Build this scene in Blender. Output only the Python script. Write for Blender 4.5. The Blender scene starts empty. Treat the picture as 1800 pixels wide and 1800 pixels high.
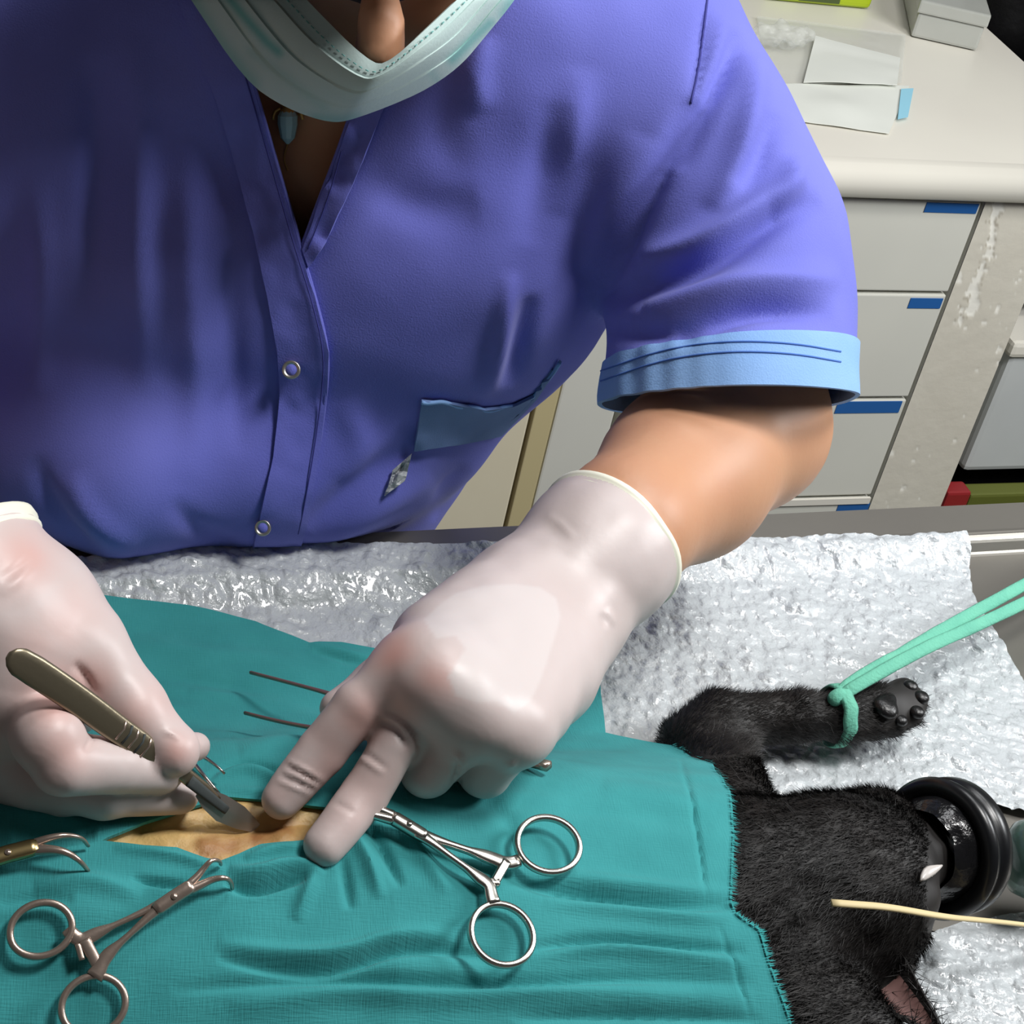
import bpy, bmesh, math, random
import numpy as np
from mathutils import Vector, Matrix
from mathutils.bvhtree import BVHTree

rng = np.random.default_rng(7)
random.seed(7)
SC = bpy.context.scene
COL = SC.collection

# ------------------------------------------------------------------ camera
F = 3300.0
PITCH, ROLL = math.radians(36), math.radians(13.5)
FW = np.array([0, math.cos(PITCH), -math.sin(PITCH)])
_r0 = np.array([1.0, 0, 0]); _u0 = np.array([0, math.sin(PITCH), math.cos(PITCH)])
RT = _r0 * math.cos(ROLL) + _u0 * math.sin(ROLL)
UP = _u0 * math.cos(ROLL) - _r0 * math.sin(ROLL)
TZ = 0.9                                  # table top
CAM = np.array([-0.01740229, -0.62078788, 1.44062612])
FLOOR = -0.12
cam_data = bpy.data.cameras.new('camera')
cam_data.sensor_width = 36.0
cam_data.lens = 36.0 * F / 1800.0
cam_data.clip_start = 0.02
cam = bpy.data.objects.new('camera', cam_data)
COL.objects.link(cam)
M = Matrix.Identity(4)
for i in range(3):
    M[i][0] = RT[i]; M[i][1] = UP[i]; M[i][2] = -FW[i]; M[i][3] = CAM[i]
cam.matrix_world = M
SC.camera = cam

# ------------------------------------------------------------------ world, lamps, exposure
SC.view_settings.view_transform = 'Standard'
SC.view_settings.look = 'None'
SC.view_settings.exposure = 0.08
SC.view_settings.gamma = 1.0
SC.view_settings.use_curve_mapping = False
w = bpy.data.worlds.new('world'); SC.world = w; w.use_nodes = True
w.node_tree.nodes['Background'].inputs[0].default_value = (0.8, 0.88, 1.0, 1)
w.node_tree.nodes['Background'].inputs[1].default_value = 0.12

def area(name, loc, target, size, power, color=(1, 1, 1), sy=None):
    d = bpy.data.lights.new(name, 'AREA'); d.energy = power; d.color = color
    d.shape = 'RECTANGLE'; d.size = size; d.size_y = sy or size
    o = bpy.data.objects.new(name, d); COL.objects.link(o)
    o.location = loc
    o.rotation_euler = (Vector(target) - Vector(loc)).to_track_quat('-Z', 'Y').to_euler()
    return o
area('operating_light', (0.50, 0.0, 2.3), (-0.05, -0.02, 0.95), 0.30, 15.5, (1.0, 0.99, 0.97))
area('rear_light_panel', (0.12, 0.65, 2.3), (0.0, -0.1, 0.95), 0.42, 5.0, (0.97, 0.99, 1.0))
area('cabinet_fill_light', (0.98, 0.30, 1.6), (0.28, 0.86, 0.62), 0.6, 13, (0.97, 0.99, 1.0), 0.3)  # added fill, hung low out of view to brighten the cabinet front

# ------------------------------------------------------------------ pixel to place helpers
def ray(u, v):
    u = np.asarray(u, float)[..., None]; v = np.asarray(v, float)[..., None]
    return FW * F + RT * (u - 900) - UP * (v - 900)
def at(u, v, z):                      # on the level plane at height z
    d = ray(u, v); t = (np.asarray(z, float)[..., None] - CAM[2]) / d[..., 2:3]
    return CAM + d * t
def atd(u, v, dep):                   # at a distance along the view
    return CAM + ray(u, v) / F * np.asarray(dep, float)[..., None]
def pix(P):
    q = np.asarray(P) - CAM; z = q @ FW
    return 900 + F * (q @ RT) / z, 900 - F * (q @ UP) / z
def bend(v):                          # how far the person's bowed upper body comes forward, by height up the body
    t = np.clip((800 - np.asarray(v, float)) / 800, 0, 1.0)
    return 1 - .135 * t ** 1.25
def plane3(u, v, p0, n):
    d = ray(u, v); t = ((p0 - CAM) @ n) / (d @ n)
    return CAM + d * t[..., None]
def nrm(a):
    a = np.asarray(a, float); return a / np.linalg.norm(a)

# cat's mound under the cloth
AX0 = np.array([-0.16, -0.214]); AX1 = np.array([0.095, -0.135])
AXD = (AX1 - AX0) / np.linalg.norm(AX1 - AX0); AXN = np.array([-AXD[1], AXD[0]])
AXL = np.linalg.norm(AX1 - AX0)
def H(x, y):
    s = (x - AX0[0]) * AXD[0] + (y - AX0[1]) * AXD[1]
    d = (x - AX0[0]) * AXN[0] + (y - AX0[1]) * AXN[1]
    h0 = 0.080 - 0.022 * np.clip((s - 0.13) / 0.14, 0, 1.4) - 0.02 * np.clip((-s - 0.05) / 0.2, 0, 1)
    w_ = np.where(d > 0, 0.080, 0.105)
    return TZ + 0.006 + h0 * np.exp(-(np.abs(d) / w_) ** 2.6)
def hit(u, v, off=0.0):
    u = np.asarray(u, float); v = np.asarray(v, float)
    sh = np.broadcast(u, v).shape
    u = np.broadcast_to(u, sh).ravel(); v = np.broadcast_to(v, sh).ravel()
    zs = np.linspace(1.02, TZ + 0.0005, 140)
    best = np.full(u.shape, TZ + 0.006 + off); done = np.zeros(u.shape, bool); prev = None
    for z in zs:
        P = at(u, v, np.full(u.shape, z))
        g = z - (H(P[:, 0], P[:, 1]) + off)
        if prev is not None:
            c = (~done) & (g <= 0)
            t = prev[c] / (prev[c] - g[c] + 1e-12)
            best[c] = zp + (z - zp) * np.clip(t, 0, 1)
            done |= c
        prev = g; zp = z
    return at(u, v, best).reshape(sh + (3,))

def arr(pts):                         # points as an array; a missing third number is 0
    if isinstance(pts, np.ndarray): return pts.astype(float)
    k = max(len(q) for q in pts)
    return np.array([list(q) + [0.0] * (k - len(q)) for q in pts], float)
def poly_at(pts, n):                  # resample a polyline by length
    p = arr(pts)
    s = np.r_[0, np.cumsum(np.linalg.norm(np.diff(p, axis=0), axis=1))]
    t = np.linspace(0, s[-1], n)
    return np.stack([np.interp(t, s, p[:, k]) for k in range(p.shape[1])], 1)
def smooth_poly(pts, n, it=3):        # Chaikin then resample
    p = arr(pts)
    for _ in range(it):
        q = 0.75 * p[:-1] + 0.25 * p[1:]; r = 0.25 * p[:-1] + 0.75 * p[1:]
        m = np.empty((2 * len(q), p.shape[1])); m[0::2] = q; m[1::2] = r
        p = np.vstack([p[:1], m, p[-1:]])
    return poly_at(p, n)
def seg_dist(U, V, pts):              # distance in pixels to a polyline and the place along it (0..1)
    best = np.full(U.shape, 1e9); tt = np.zeros(U.shape); side = np.zeros(U.shape)
    p = np.asarray(pts, float); n = len(p) - 1
    for i in range(n):
        a, b = p[i], p[i + 1]; ab = b - a
        t = np.clip(((U - a[0]) * ab[0] + (V - a[1]) * ab[1]) / (ab @ ab), 0, 1)
        d = np.hypot(U - a[0] - t * ab[0], V - a[1] - t * ab[1])
        m = d < best
        best[m] = d[m]; tt[m] = (i + t[m]) / n
        cr = ab[0] * (V - a[1]) - ab[1] * (U - a[0]); side[m] = np.sign(cr[m])
    return best, tt, side
def in_poly(U, V, pts):
    p = np.asarray(pts, float); r = np.zeros(U.shape, bool); j = len(p) - 1
    for i in range(len(p)):
        c = ((p[i, 1] > V) != (p[j, 1] > V)) & (U < (p[j, 0] - p[i, 0]) * (V - p[i, 1]) / (p[j, 1] - p[i, 1] + 1e-12) + p[i, 0])
        r ^= c; j = i
    return r

# ------------------------------------------------------------------ materials
def lin(c):
    return tuple(((x / 255) / 12.92 if x / 255 <= 0.04045 else ((x / 255 + 0.055) / 1.055) ** 2.4) for x in c) + (1.0,)
def mat(name, color, rough=0.5, metal=0.0, noise=None, bump=None, **kw):
    """noise=(scale, colour2, contrast) mottles the colour; bump=(kind, scale, strength)."""
    m = bpy.data.materials.new(name); m.use_nodes = True
    nt = m.node_tree; b = nt.nodes['Principled BSDF']
    b.inputs['Base Color'].default_value = lin(color)
    b.inputs['Roughness'].default_value = rough
    b.inputs['Metallic'].default_value = metal
    for k, v in kw.items():
        b.inputs[k.replace('_', ' ')].default_value = v
    tc = nt.nodes.new('ShaderNodeTexCoord')
    if noise:
        n = nt.nodes.new('ShaderNodeTexNoise'); n.inputs['Scale'].default_value = noise[0]; n.inputs['Detail'].default_value = 5
        nt.links.new(tc.outputs['Object'], n.inputs['Vector'])
        cr = nt.nodes.new('ShaderNodeValToRGB')
        lo = 0.5 - noise[2] / 2
        cr.color_ramp.elements[0].position = lo; cr.color_ramp.elements[1].position = 1 - lo
        cr.color_ramp.elements[0].color = lin(color); cr.color_ramp.elements[1].color = lin(noise[1])
        nt.links.new(n.outputs['Fac'], cr.inputs['Fac'])
        nt.links.new(cr.outputs['Color'], b.inputs['Base Color'])
    if bump:
        bp = nt.nodes.new('ShaderNodeBump'); bp.inputs['Strength'].default_value = bump[2]; bp.inputs['Distance'].default_value = bump[3] if len(bump) > 3 else 0.001
        if bump[0] == 'noise':
            n2 = nt.nodes.new('ShaderNodeTexNoise'); n2.inputs['Scale'].default_value = bump[1]; n2.inputs['Detail'].default_value = 6
            nt.links.new(tc.outputs['Object'], n2.inputs['Vector']); out = n2.outputs['Fac']
        elif bump[0] == 'voronoi':
            n2 = nt.nodes.new('ShaderNodeTexVoronoi'); n2.inputs['Scale'].default_value = bump[1]
            nt.links.new(tc.outputs['Object'], n2.inputs['Vector']); out = n2.outputs['Distance']
        elif bump[0] == 'weave':
            wv = []
            for sc_ in ((1, .09, 1), (.09, 1, 1)):           # long threads both ways
                mp = nt.nodes.new('ShaderNodeMapping'); mp.inputs['Scale'].default_value = tuple(bump[1] * q for q in sc_)
                nt.links.new(tc.outputs['UV'], mp.inputs['Vector'])
                q = nt.nodes.new('ShaderNodeTexNoise'); q.inputs['Scale'].default_value = 1.0; q.inputs['Detail'].default_value = 2
                nt.links.new(mp.outputs['Vector'], q.inputs['Vector']); wv.append(q)
            ad = nt.nodes.new('ShaderNodeMath'); ad.operation = 'ADD'
            nt.links.new(wv[0].outputs['Fac'], ad.inputs[0]); nt.links.new(wv[1].outputs['Fac'], ad.inputs[1]); out = ad.outputs[0]
        nt.links.new(out, bp.inputs['Height']); nt.links.new(bp.outputs['Normal'], b.inputs['Normal'])
    return m
def tint_by_attr(m, attr, color):     # mixes the colour towards another where the mesh's own attribute says so
    nt = m.node_tree; b = nt.nodes['Principled BSDF']
    a = nt.nodes.new('ShaderNodeAttribute'); a.attribute_name = attr
    mx = nt.nodes.new('ShaderNodeMix'); mx.data_type = 'RGBA'
    old = b.inputs['Base Color']
    if old.links: nt.links.new(old.links[0].from_socket, mx.inputs[6])
    else: mx.inputs[6].default_value = old.default_value
    mx.inputs[7].default_value = lin(color)
    nt.links.new(a.outputs['Fac'], mx.inputs[0]); nt.links.new(mx.outputs[2], old)
    return m

MT = {}
MT['steel'] = mat('brushed_steel', (176, 172, 166), 0.36, 0.9, bump=('noise', 260, 0.06))
MT['tablesteel'] = mat('table_steel', (150, 146, 138), 0.42, 0.75, noise=(6, (138, 134, 128), 0.5), bump=('noise', 120, 0.08))
MT['chrome'] = mat('surgical_steel', (205, 200, 192), 0.24, 1.0, bump=('noise', 500, 0.04))
MT['dullsteel'] = mat('worn_surgical_steel', (178, 160, 148), 0.27, 0.78, bump=('noise', 500, 0.05))
MT['darksteel'] = mat('dark_handle_steel', (138, 128, 108), 0.34, 0.85, bump=('noise', 500, 0.05))
MT['warmsteel'] = mat('warm_dull_steel', (168, 132, 120), 0.38, 0.75)
MT['brass'] = mat('gilded_clamp_metal', (176, 156, 112), 0.3, 1.0)
MT['shirt'] = mat('blue_violet_cotton', (94, 99, 192), 0.82, noise=(9, (120, 125, 214), 0.7), bump=('noise', 1300, 0.35, 0.0006), Sheen_Weight=0.12)
MT['shirtlight'] = mat('sky_blue_cotton', (140, 180, 232), 0.8, noise=(30, (122, 164, 222), 0.6), bump=('noise', 1300, 0.3, 0.0006))
MT['pocket'] = mat('slate_blue_cotton', (112, 138, 188), 0.8, noise=(30, (100, 126, 176), 0.6), bump=('noise', 1300, 0.3, 0.0006))
MT['stitch'] = mat('navy_thread', (54, 56, 136), 0.8)
MT['stitchblue'] = mat('blue_thread', (70, 112, 190), 0.8)
MT['skin'] = mat('tanned_skin', (200, 152, 118), 0.5, noise=(22, (192, 138, 108), 0.6), bump=('noise', 420, 0.15, 0.0005), Subsurface_Weight=0.12, Subsurface_Radius=(0.012, 0.005, 0.003), Subsurface_Scale=0.5)
MT['hair'] = mat('dark_brown_hair', (40, 26, 20), 0.5)
MT['glove'] = mat('white_latex', (204, 191, 189), 0.42, noise=(38, (199, 184, 181), 0.6), bump=('noise', 160, 0.12, 0.0008), Subsurface_Weight=0.08, Subsurface_Radius=(0.01, 0.005, 0.004), Subsurface_Scale=0.4)
tint_by_attr(MT['glove'], 'flush', (212, 160, 150))
tint_by_attr(MT['glove'], 'loose', (209, 199, 197))
MT['cuff'] = mat('rolled_latex', (236, 234, 216), 0.4)
MT['drape'] = mat('teal_gauze', (54, 150, 152), 0.9, noise=(55, (42, 134, 137), 0.7), bump=('weave', 1900, 0.4, 0.0005), Sheen_Weight=0.05)
MT['fringe'] = mat('teal_thread', (46, 146, 146), 0.9)
MT['wrap'] = mat('clear_bubble_film', (190, 195, 198), 0.14, bump=('noise', 120, 0.9, 0.004), Coat_Weight=1.0, Coat_Roughness=0.05)
MT['fur'] = mat('black_fur', (15, 13, 13), 0.6, noise=(40, (27, 22, 20), 0.5))
MT['pad'] = mat('black_paw_pad', (16, 15, 16), 0.35, bump=('noise', 600, 0.3))
MT['innerear'] = mat('pink_brown_ear', (120, 88, 84), 0.6)
MT['shaved'] = mat('antiseptic_skin', (220, 188, 124), 0.5, noise=(60, (206, 166, 106), 0.6), bump=('noise', 700, 0.4, 0.0008), Subsurface_Weight=0.1, Subsurface_Radius=(0.01, 0.005, 0.003), Subsurface_Scale=0.4)
tint_by_attr(MT['shaved'], 'hairy', (150, 92, 50))
MT['rubber'] = mat('black_rubber', (16, 17, 20), 0.32, bump=('noise', 200, 0.05))
MT['membrane'] = mat('thin_black_membrane', (22, 22, 24), 0.16, bump=('noise', 130, 0.6, 0.002))
MT['strap'] = mat('mint_gauze', (110, 186, 160), 0.85, noise=(90, (92, 168, 146), 0.6), bump=('noise', 700, 0.5, 0.001))
MT['tape'] = mat('cream_cord', (214, 196, 150), 0.6)
MT['maskwhite'] = mat('mask_fabric', (196, 216, 212), 0.75, noise=(60, (186, 208, 206), 0.6), bump=('noise', 900, 0.2, 0.0005))
MT['maskteal'] = mat('mask_teal_fabric', (110, 176, 172), 0.75)
MT['counter'] = mat('cream_laminate', (226, 222, 210), 0.38, noise=(7, (220, 215, 204), 0.6))
MT['panel'] = mat('off_white_board', (214, 213, 202), 0.55, noise=(9, (207, 206, 196), 0.6))
MT['chipped'] = mat('chipped_white_paint', (213, 208, 194), 0.65, noise=(12, (205, 199, 184), 0.5), bump=('noise', 45, 0.3, 0.003))
tint_by_attr(MT['chipped'], 'flake', (236, 233, 222))
tint_by_attr(MT['chipped'], 'flake_edge', (150, 140, 120))
MT['creamdoor'] = mat('cream_paint', (226, 218, 192), 0.6, noise=(8, (218, 208, 180), 0.6))
MT['creamstrip'] = mat('tan_trim', (196, 182, 138), 0.6)
MT['gap'] = mat('dark_gap', (60, 66, 66), 0.8)
MT['bluelabel'] = mat('blue_label_tape', (34, 92, 158), 0.45)
MT['paper'] = mat('white_paper_pouch', (226, 228, 220), 0.5, noise=(20, (220, 222, 214), 0.6))
MT['film'] = mat('clear_pouch_film', (226, 229, 224), 0.25, bump=('noise', 60, 0.4, 0.003), Alpha=0.22)
MT['indicator'] = mat('pale_blue_strip', (150, 206, 226), 0.5)
MT['lime'] = mat('lime_plastic', (166, 186, 22), 0.4)
MT['limedark'] = mat('lime_slot', (70, 84, 40), 0.6)
MT['clearbox'] = mat('grey_clear_plastic', (206, 207, 200), 0.2, noise=(14, (186, 188, 180), 0.6), Transmission_Weight=0.25)
MT['black'] = mat('black_vinyl', (14, 13, 16), 0.5, bump=('noise', 30, 0.4, 0.005))
MT['grey'] = mat('pale_grey_enamel', (196, 199, 198), 0.45, noise=(12, (186, 189, 188), 0.6))
MT['red'] = mat('dark_red_plastic', (140, 30, 34), 0.5)
MT['olive'] = mat('olive_plastic', (90, 96, 34), 0.6)
MT['wall'] = mat('painted_plaster', (150, 150, 150), 0.8, noise=(4, (142, 142, 142), 0.5), bump=('noise', 60, 0.1))
MT['floor'] = mat('grey_vinyl_floor', (120, 118, 114), 0.5, noise=(5, (106, 104, 100), 0.5))
MT['grey_green'] = mat('smoky_plastic', (120, 150, 142), 0.12, Transmission_Weight=0.6, Alpha=0.9)
MT['green'] = mat('green_plastic', (20, 96, 74), 0.4)
MT['gem'] = mat('pale_blue_gem', (176, 222, 238), 0.08)
MT['gold'] = mat('gold', (206, 170, 104), 0.35, 0.4)
MT['eye'] = mat('third_eyelid', (196, 190, 186), 0.3)
MT['foil'] = mat('clear_plastic_tag', (196, 200, 200), 0.2, noise=(200, (120, 124, 140), 0.5), bump=('noise', 300, 0.8, 0.002))

# ------------------------------------------------------------------ object helpers
def tag(o, label=None, cat=None, group=None, kind=None):
    if label: o['label'] = label
    if cat: o['category'] = cat
    if group: o['group'] = group
    if kind: o['kind'] = kind
    return o
def link(name, me, m=None, parent=None, smooth=True):
    o = bpy.data.objects.new(name, me); COL.objects.link(o)
    if m is not None: me.materials.append(m)
    if parent is not None:
        o.parent = parent
        pw = parent_world(parent)
        o.matrix_parent_inverse = pw.inverted()
    if smooth and len(me.polygons): me.polygons.foreach_set('use_smooth', [True] * len(me.polygons))
    return o
def parent_world(o):
    m = o.matrix_basis.copy()
    return (parent_world(o.parent) @ o.matrix_parent_inverse @ m) if o.parent else m
def mesh(name, V, Fc, m=None, parent=None, smooth=True, uv=None):
    me = bpy.data.meshes.new(name)
    me.from_pydata([tuple(map(float, p)) for p in V], [], [tuple(map(int, f)) for f in Fc]); me.update()
    if uv is not None:
        l = me.uv_layers.new(name='UVMap')
        idx = np.empty(len(me.loops), np.int32); me.loops.foreach_get('vertex_index', idx)
        l.data.foreach_set('uv', np.asarray(uv, np.float32)[idx].ravel())
    return link(name, me, m, parent, smooth)
def empty(name, loc, label=None, cat=None, group=None):
    o = bpy.data.objects.new(name, None); o.location = tuple(map(float, loc)); o.empty_display_size = 0.03
    COL.objects.link(o); tag(o, label, cat, group); return o
def solid(o, t, off=-1.0, ang=52):
    md = o.modifiers.new('thick', 'SOLIDIFY'); md.thickness = t; md.offset = off
    es = o.modifiers.new('crisp', 'EDGE_SPLIT'); es.split_angle = math.radians(ang); return o
def attr(o, name, vals):
    a = o.data.attributes.new(name, 'FLOAT', 'POINT'); a.data.foreach_set('value', np.asarray(vals, np.float32))
def gridfaces(n, m, close_u=False):
    Fc = []
    for i in range(n - 1 if not close_u else n):
        for j in range(m - 1):
            a = i * m + j; b = ((i + 1) % n) * m + j
            Fc.append((a, b, b + 1, a + 1))
    return Fc
def vnormals(V, Fc):
    V = np.asarray(V); Fq = np.asarray(Fc)
    n = np.cross(V[Fq[:, 2]] - V[Fq[:, 0]], V[Fq[:, 3]] - V[Fq[:, 1]])
    N = np.zeros_like(V)
    for k in range(4): np.add.at(N, Fq[:, k], n)
    return N / (np.linalg.norm(N, axis=1, keepdims=True) + 1e-12)

def box(name, x0, x1, y0, y1, z0, z1, m, parent=None, frame=None, bev=0.0, seg=2):
    """bevelled box; frame=(origin, ex, ey) turns local x, y into the room."""
    bm = bmesh.new()
    bmesh.ops.create_cube(bm, size=1)
    for v in bm.verts:
        v.co = Vector(((x0 + x1) / 2 + v.co.x * (x1 - x0), (y0 + y1) / 2 + v.co.y * (y1 - y0), (z0 + z1) / 2 + v.co.z * (z1 - z0)))
    if bev: bmesh.ops.bevel(bm, geom=list(bm.edges), offset=bev, segments=seg, affect='EDGES', profile=0.6)
    if frame is not None:
        o_, ex, ey = frame
        for v in bm.verts:
            p = o_ + ex * v.co.x + ey * v.co.y
            v.co = Vector((p[0], p[1], v.co.z))
    bmesh.ops.recalc_face_normals(bm, faces=bm.faces)
    me = bpy.data.meshes.new(name); bm.to_mesh(me); bm.free()
    return link(name, me, m, parent, smooth=False)

def sweep(P, ra, rb=None, nrm_hint=(0, 0, 1), seg=12, caps=True, sq=2.0):
    """tube along points P; half-width ra across, rb along the hint; sq>2 squares the section."""
    P = np.asarray(P, float); n = len(P)
    ra = np.broadcast_to(np.asarray(ra, float), (n,)); rb = ra if rb is None else np.broadcast_to(np.asarray(rb, float), (n,))
    T = np.gradient(P, axis=0); T /= np.linalg.norm(T, axis=1, keepdims=True) + 1e-12
    h = np.asarray(nrm_hint, float)
    V = []
    for i in range(n):
        s = np.cross(T[i], h); s = s / (np.linalg.norm(s) + 1e-12); b = np.cross(s, T[i])
        for k in range(seg):
            a = 2 * math.pi * k / seg; c, d = math.cos(a), math.sin(a)
            c = math.copysign(abs(c) ** (2 / sq), c); d = math.copysign(abs(d) ** (2 / sq), d)
            V.append(P[i] + s * ra[i] * c + b * rb[i] * d)
    Fc = []
    for i in range(n - 1):
        for k in range(seg):
            a = i * seg + k; b = i * seg + (k + 1) % seg
            Fc.append((a, b, b + seg, a + seg))
    if caps:
        Fc.append(tuple(range(seg - 1, -1, -1))); Fc.append(tuple((n - 1) * seg + k for k in range(seg)))
    return V, Fc
def sweep_closed(P, ra, rb, hint, seg=10, sq=2.0):
    P = np.asarray(P, float); n = len(P)
    ra = np.broadcast_to(np.asarray(ra, float), (n,)); rb = np.broadcast_to(np.asarray(rb, float), (n,))
    T = np.roll(P, -1, 0) - np.roll(P, 1, 0); T /= np.linalg.norm(T, axis=1, keepdims=True)
    V = []; h = np.asarray(hint, float)
    for i in range(n):
        s = nrm(np.cross(T[i], h)); b = np.cross(s, T[i])
        for k in range(seg):
            a = 2 * math.pi * k / seg; c, d = math.cos(a), math.sin(a)
            c = math.copysign(abs(c) ** (2 / sq), c); d = math.copysign(abs(d) ** (2 / sq), d)
            V.append(P[i] + s * ra[i] * c + b * rb[i] * d)
    Fc = [(i * seg + k, i * seg + (k + 1) % seg, ((i + 1) % n) * seg + (k + 1) % seg, ((i + 1) % n) * seg + k) for i in range(n) for k in range(seg)]
    return V, Fc
class MB:
    def __init__(s): s.V = []; s.F = []
    def add(s, vf):
        b = len(s.V); s.V += [tuple(p) for p in vf[0]]; s.F += [tuple(i + b for i in f) for f in vf[1]]; return s
    def build(s, name, m, parent=None, smooth=True): return mesh(name, s.V, s.F, m, parent, smooth)
def lathe(prof, c, axis, seg=32):
    """prof = (distance along axis, radius) pairs."""
    ax = nrm(axis); t = nrm(np.cross(ax, (0.13, 0.31, 0.94))); b = np.cross(ax, t)
    V = []
    for (d, r) in prof:
        for k in range(seg):
            a = 2 * math.pi * k / seg
            V.append(np.asarray(c) + ax * d + (t * math.cos(a) + b * math.sin(a)) * max(r, 1e-5))
    Fc = [(i * seg + k, i * seg + (k + 1) % seg, (i + 1) * seg + (k + 1) % seg, (i + 1) * seg + k) for i in range(len(prof) - 1) for k in range(seg)]
    return V, Fc

# ------------------------------------------------------------------ smooth bodies: blended tapering limbs, meshed by surface nets
class Body:
    def __init__(s): s.p = []
    def limb(s, pts, rad, k=0.006, flat=None):
        """pts 3-D joints, rad a radius per joint; flat=(direction, factor): thinner along that direction."""
        for i in range(len(pts) - 1):
            s.p.append((np.asarray(pts[i], float), np.asarray(pts[i + 1], float), rad[i], rad[i + 1], k, flat))
        return s
    def ball(s, c, r, k=0.006, flat=None):
        s.p.append((np.asarray(c, float), np.asarray(c, float) + 1e-5, r, r, k, flat)); return s
    def net(s, h):
        lo = np.min([np.minimum(a - ra, b - rb) for a, b, ra, rb, k, fl in s.p], 0) - 4 * h
        hi = np.max([np.maximum(a + ra, b + rb) for a, b, ra, rb, k, fl in s.p], 0) + 4 * h
        n = np.ceil((hi - lo) / h).astype(int) + 1
        G = np.full(n, 0.05, np.float32)
        for a, b, ra, rb, k, fl in s.p:
            m = max(ra, rb) + k + 3 * h + 0.004
            i0 = np.maximum(((np.minimum(a, b) - m - lo) / h).astype(int), 0); i1 = np.minimum(((np.maximum(a, b) + m - lo) / h).astype(int) + 2, n)
            ax = [lo[q] + h * np.arange(i0[q], i1[q]) for q in range(3)]
            X, Y, Z = np.meshgrid(*ax, indexing='ij')
            P = np.stack([X, Y, Z], -1)
            A = a; Bv = b - a
            if fl is not None:
                d = nrm(fl[0]); sc = 1 / fl[1]
                P = P - a; P = P + (P @ d)[..., None] * d * (sc - 1)
                Bv = Bv + (Bv @ d) * d * (sc - 1); A = np.zeros(3)
            Q = P - A
            t = np.clip((Q @ Bv) / (Bv @ Bv + 1e-15), 0, 1)
            D = np.linalg.norm(Q - t[..., None] * Bv, axis=-1) - (ra + (rb - ra) * t)
            if fl is not None: D = D * (0.5 + 0.5 * fl[1])
            sl = tuple(slice(i0[q], i1[q]) for q in range(3))
            g = G[sl]
            hh = np.maximum(k - np.abs(g - D), 0) / k
            G[sl] = np.minimum(g, D) - hh * hh * k * 0.25
        return nets(G, lo, h)
def nets(G, lo, h):
    s = G < 0; n = np.array(G.shape) - 1
    acc = np.zeros(tuple(n) + (3,), np.float32); cnt = np.zeros(tuple(n), np.int16)
    for ax in range(3):
        for o1 in (0, 1):
            for o2 in (0, 1):
                off = [0, 0, 0]; oth = [q for q in range(3) if q != ax]; off[oth[0]] = o1; off[oth[1]] = o2
                s0 = tuple(slice(off[q], off[q] + n[q]) for q in range(3))
                off2 = list(off); off2[ax] += 1
                s1 = tuple(slice(off2[q], off2[q] + n[q]) for q in range(3))
                c = s[s0] != s[s1]
                ii = np.nonzero(c)
                fa = G[s0][ii]; fb = G[s1][ii]; t = fa / (fa - fb)
                add = np.zeros((len(t), 3), np.float32); add[:] = off; add[:, ax] += t
                acc[ii] += add; cnt[ii] += 1
    act = np.nonzero(cnt > 0)
    idx = np.full(tuple(n), -1, np.int64); idx[act] = np.arange(len(act[0]))
    V = (acc[act] / cnt[act][:, None] + np.stack(act, 1)) * h + lo
    Fs = []
    for ax in range(3):
        u, v = [q for q in range(3) if q != ax]
        sl0 = [slice(1, n[q]) for q in range(3)]; sl0[ax] = slice(0, n[ax])
        sl1 = list(sl0); sl1[ax] = slice(1, n[ax] + 1)
        a = s[tuple(sl0)]; b = s[tuple(sl1)]
        p = np.stack(np.nonzero(a != b), 1)
        if not len(p): continue
        ins = a[tuple(p.T)]
        p = p + 1; p[:, ax] -= 1
        def cell(du, dv):
            q = p.copy(); q[:, u] -= du; q[:, v] -= dv; return idx[tuple(q.T)]
        c0, c1, c2, c3 = cell(0, 0), cell(1, 0), cell(1, 1), cell(0, 1)
        flip = ins if ax != 1 else ~ins
        Q = np.stack([c0, c1, c2, c3], 1)
        Q[~flip] = Q[~flip][:, ::-1]
        Fs.append(Q)
    return V, np.concatenate(Fs)
def ridge(V, N, ridges, front=True):
    """raises (amp>0) or sinks folds along lines: (pixel points, amp, half-width px)."""
    U, W = pix(V)
    face = np.ones(len(V))
    if front:
        d = CAM - V; d /= np.linalg.norm(d, axis=1, keepdims=True)
        face = np.clip((N * d).sum(1) * 3, 0, 1)
    D = np.zeros(len(V))
    for pts, amp, wd in ridges:
        p = np.asarray(pts, float)
        m = (U > p[:, 0].min() - 3 * wd) & (U < p[:, 0].max() + 3 * wd) & (W > p[:, 1].min() - 3 * wd) & (W < p[:, 1].max() + 3 * wd)
        if not m.any(): continue
        d, t, sd = seg_dist(U[m], W[m], smooth_poly(p, max(8, 4 * len(p)), 2))
        D[m] += amp * np.exp(-(d / wd) ** 2) * np.sin(np.pi * np.clip(t, 0, 1)) ** .7
    return V + N * (D * face)[:, None]
def relax(V, Fc, it=2, f=0.5):
    Fq = np.asarray(Fc)
    for _ in range(it):
        S = np.zeros_like(V); c = np.zeros(len(V))
        for k in range(4):
            for j in (1, 3):
                np.add.at(S, Fq[:, k], V[Fq[:, (k + j) % 4]]); np.add.at(c, Fq[:, k], 1)
        V = V + f * (S / np.maximum(c, 1)[:, None] - V)
    return V
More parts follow.
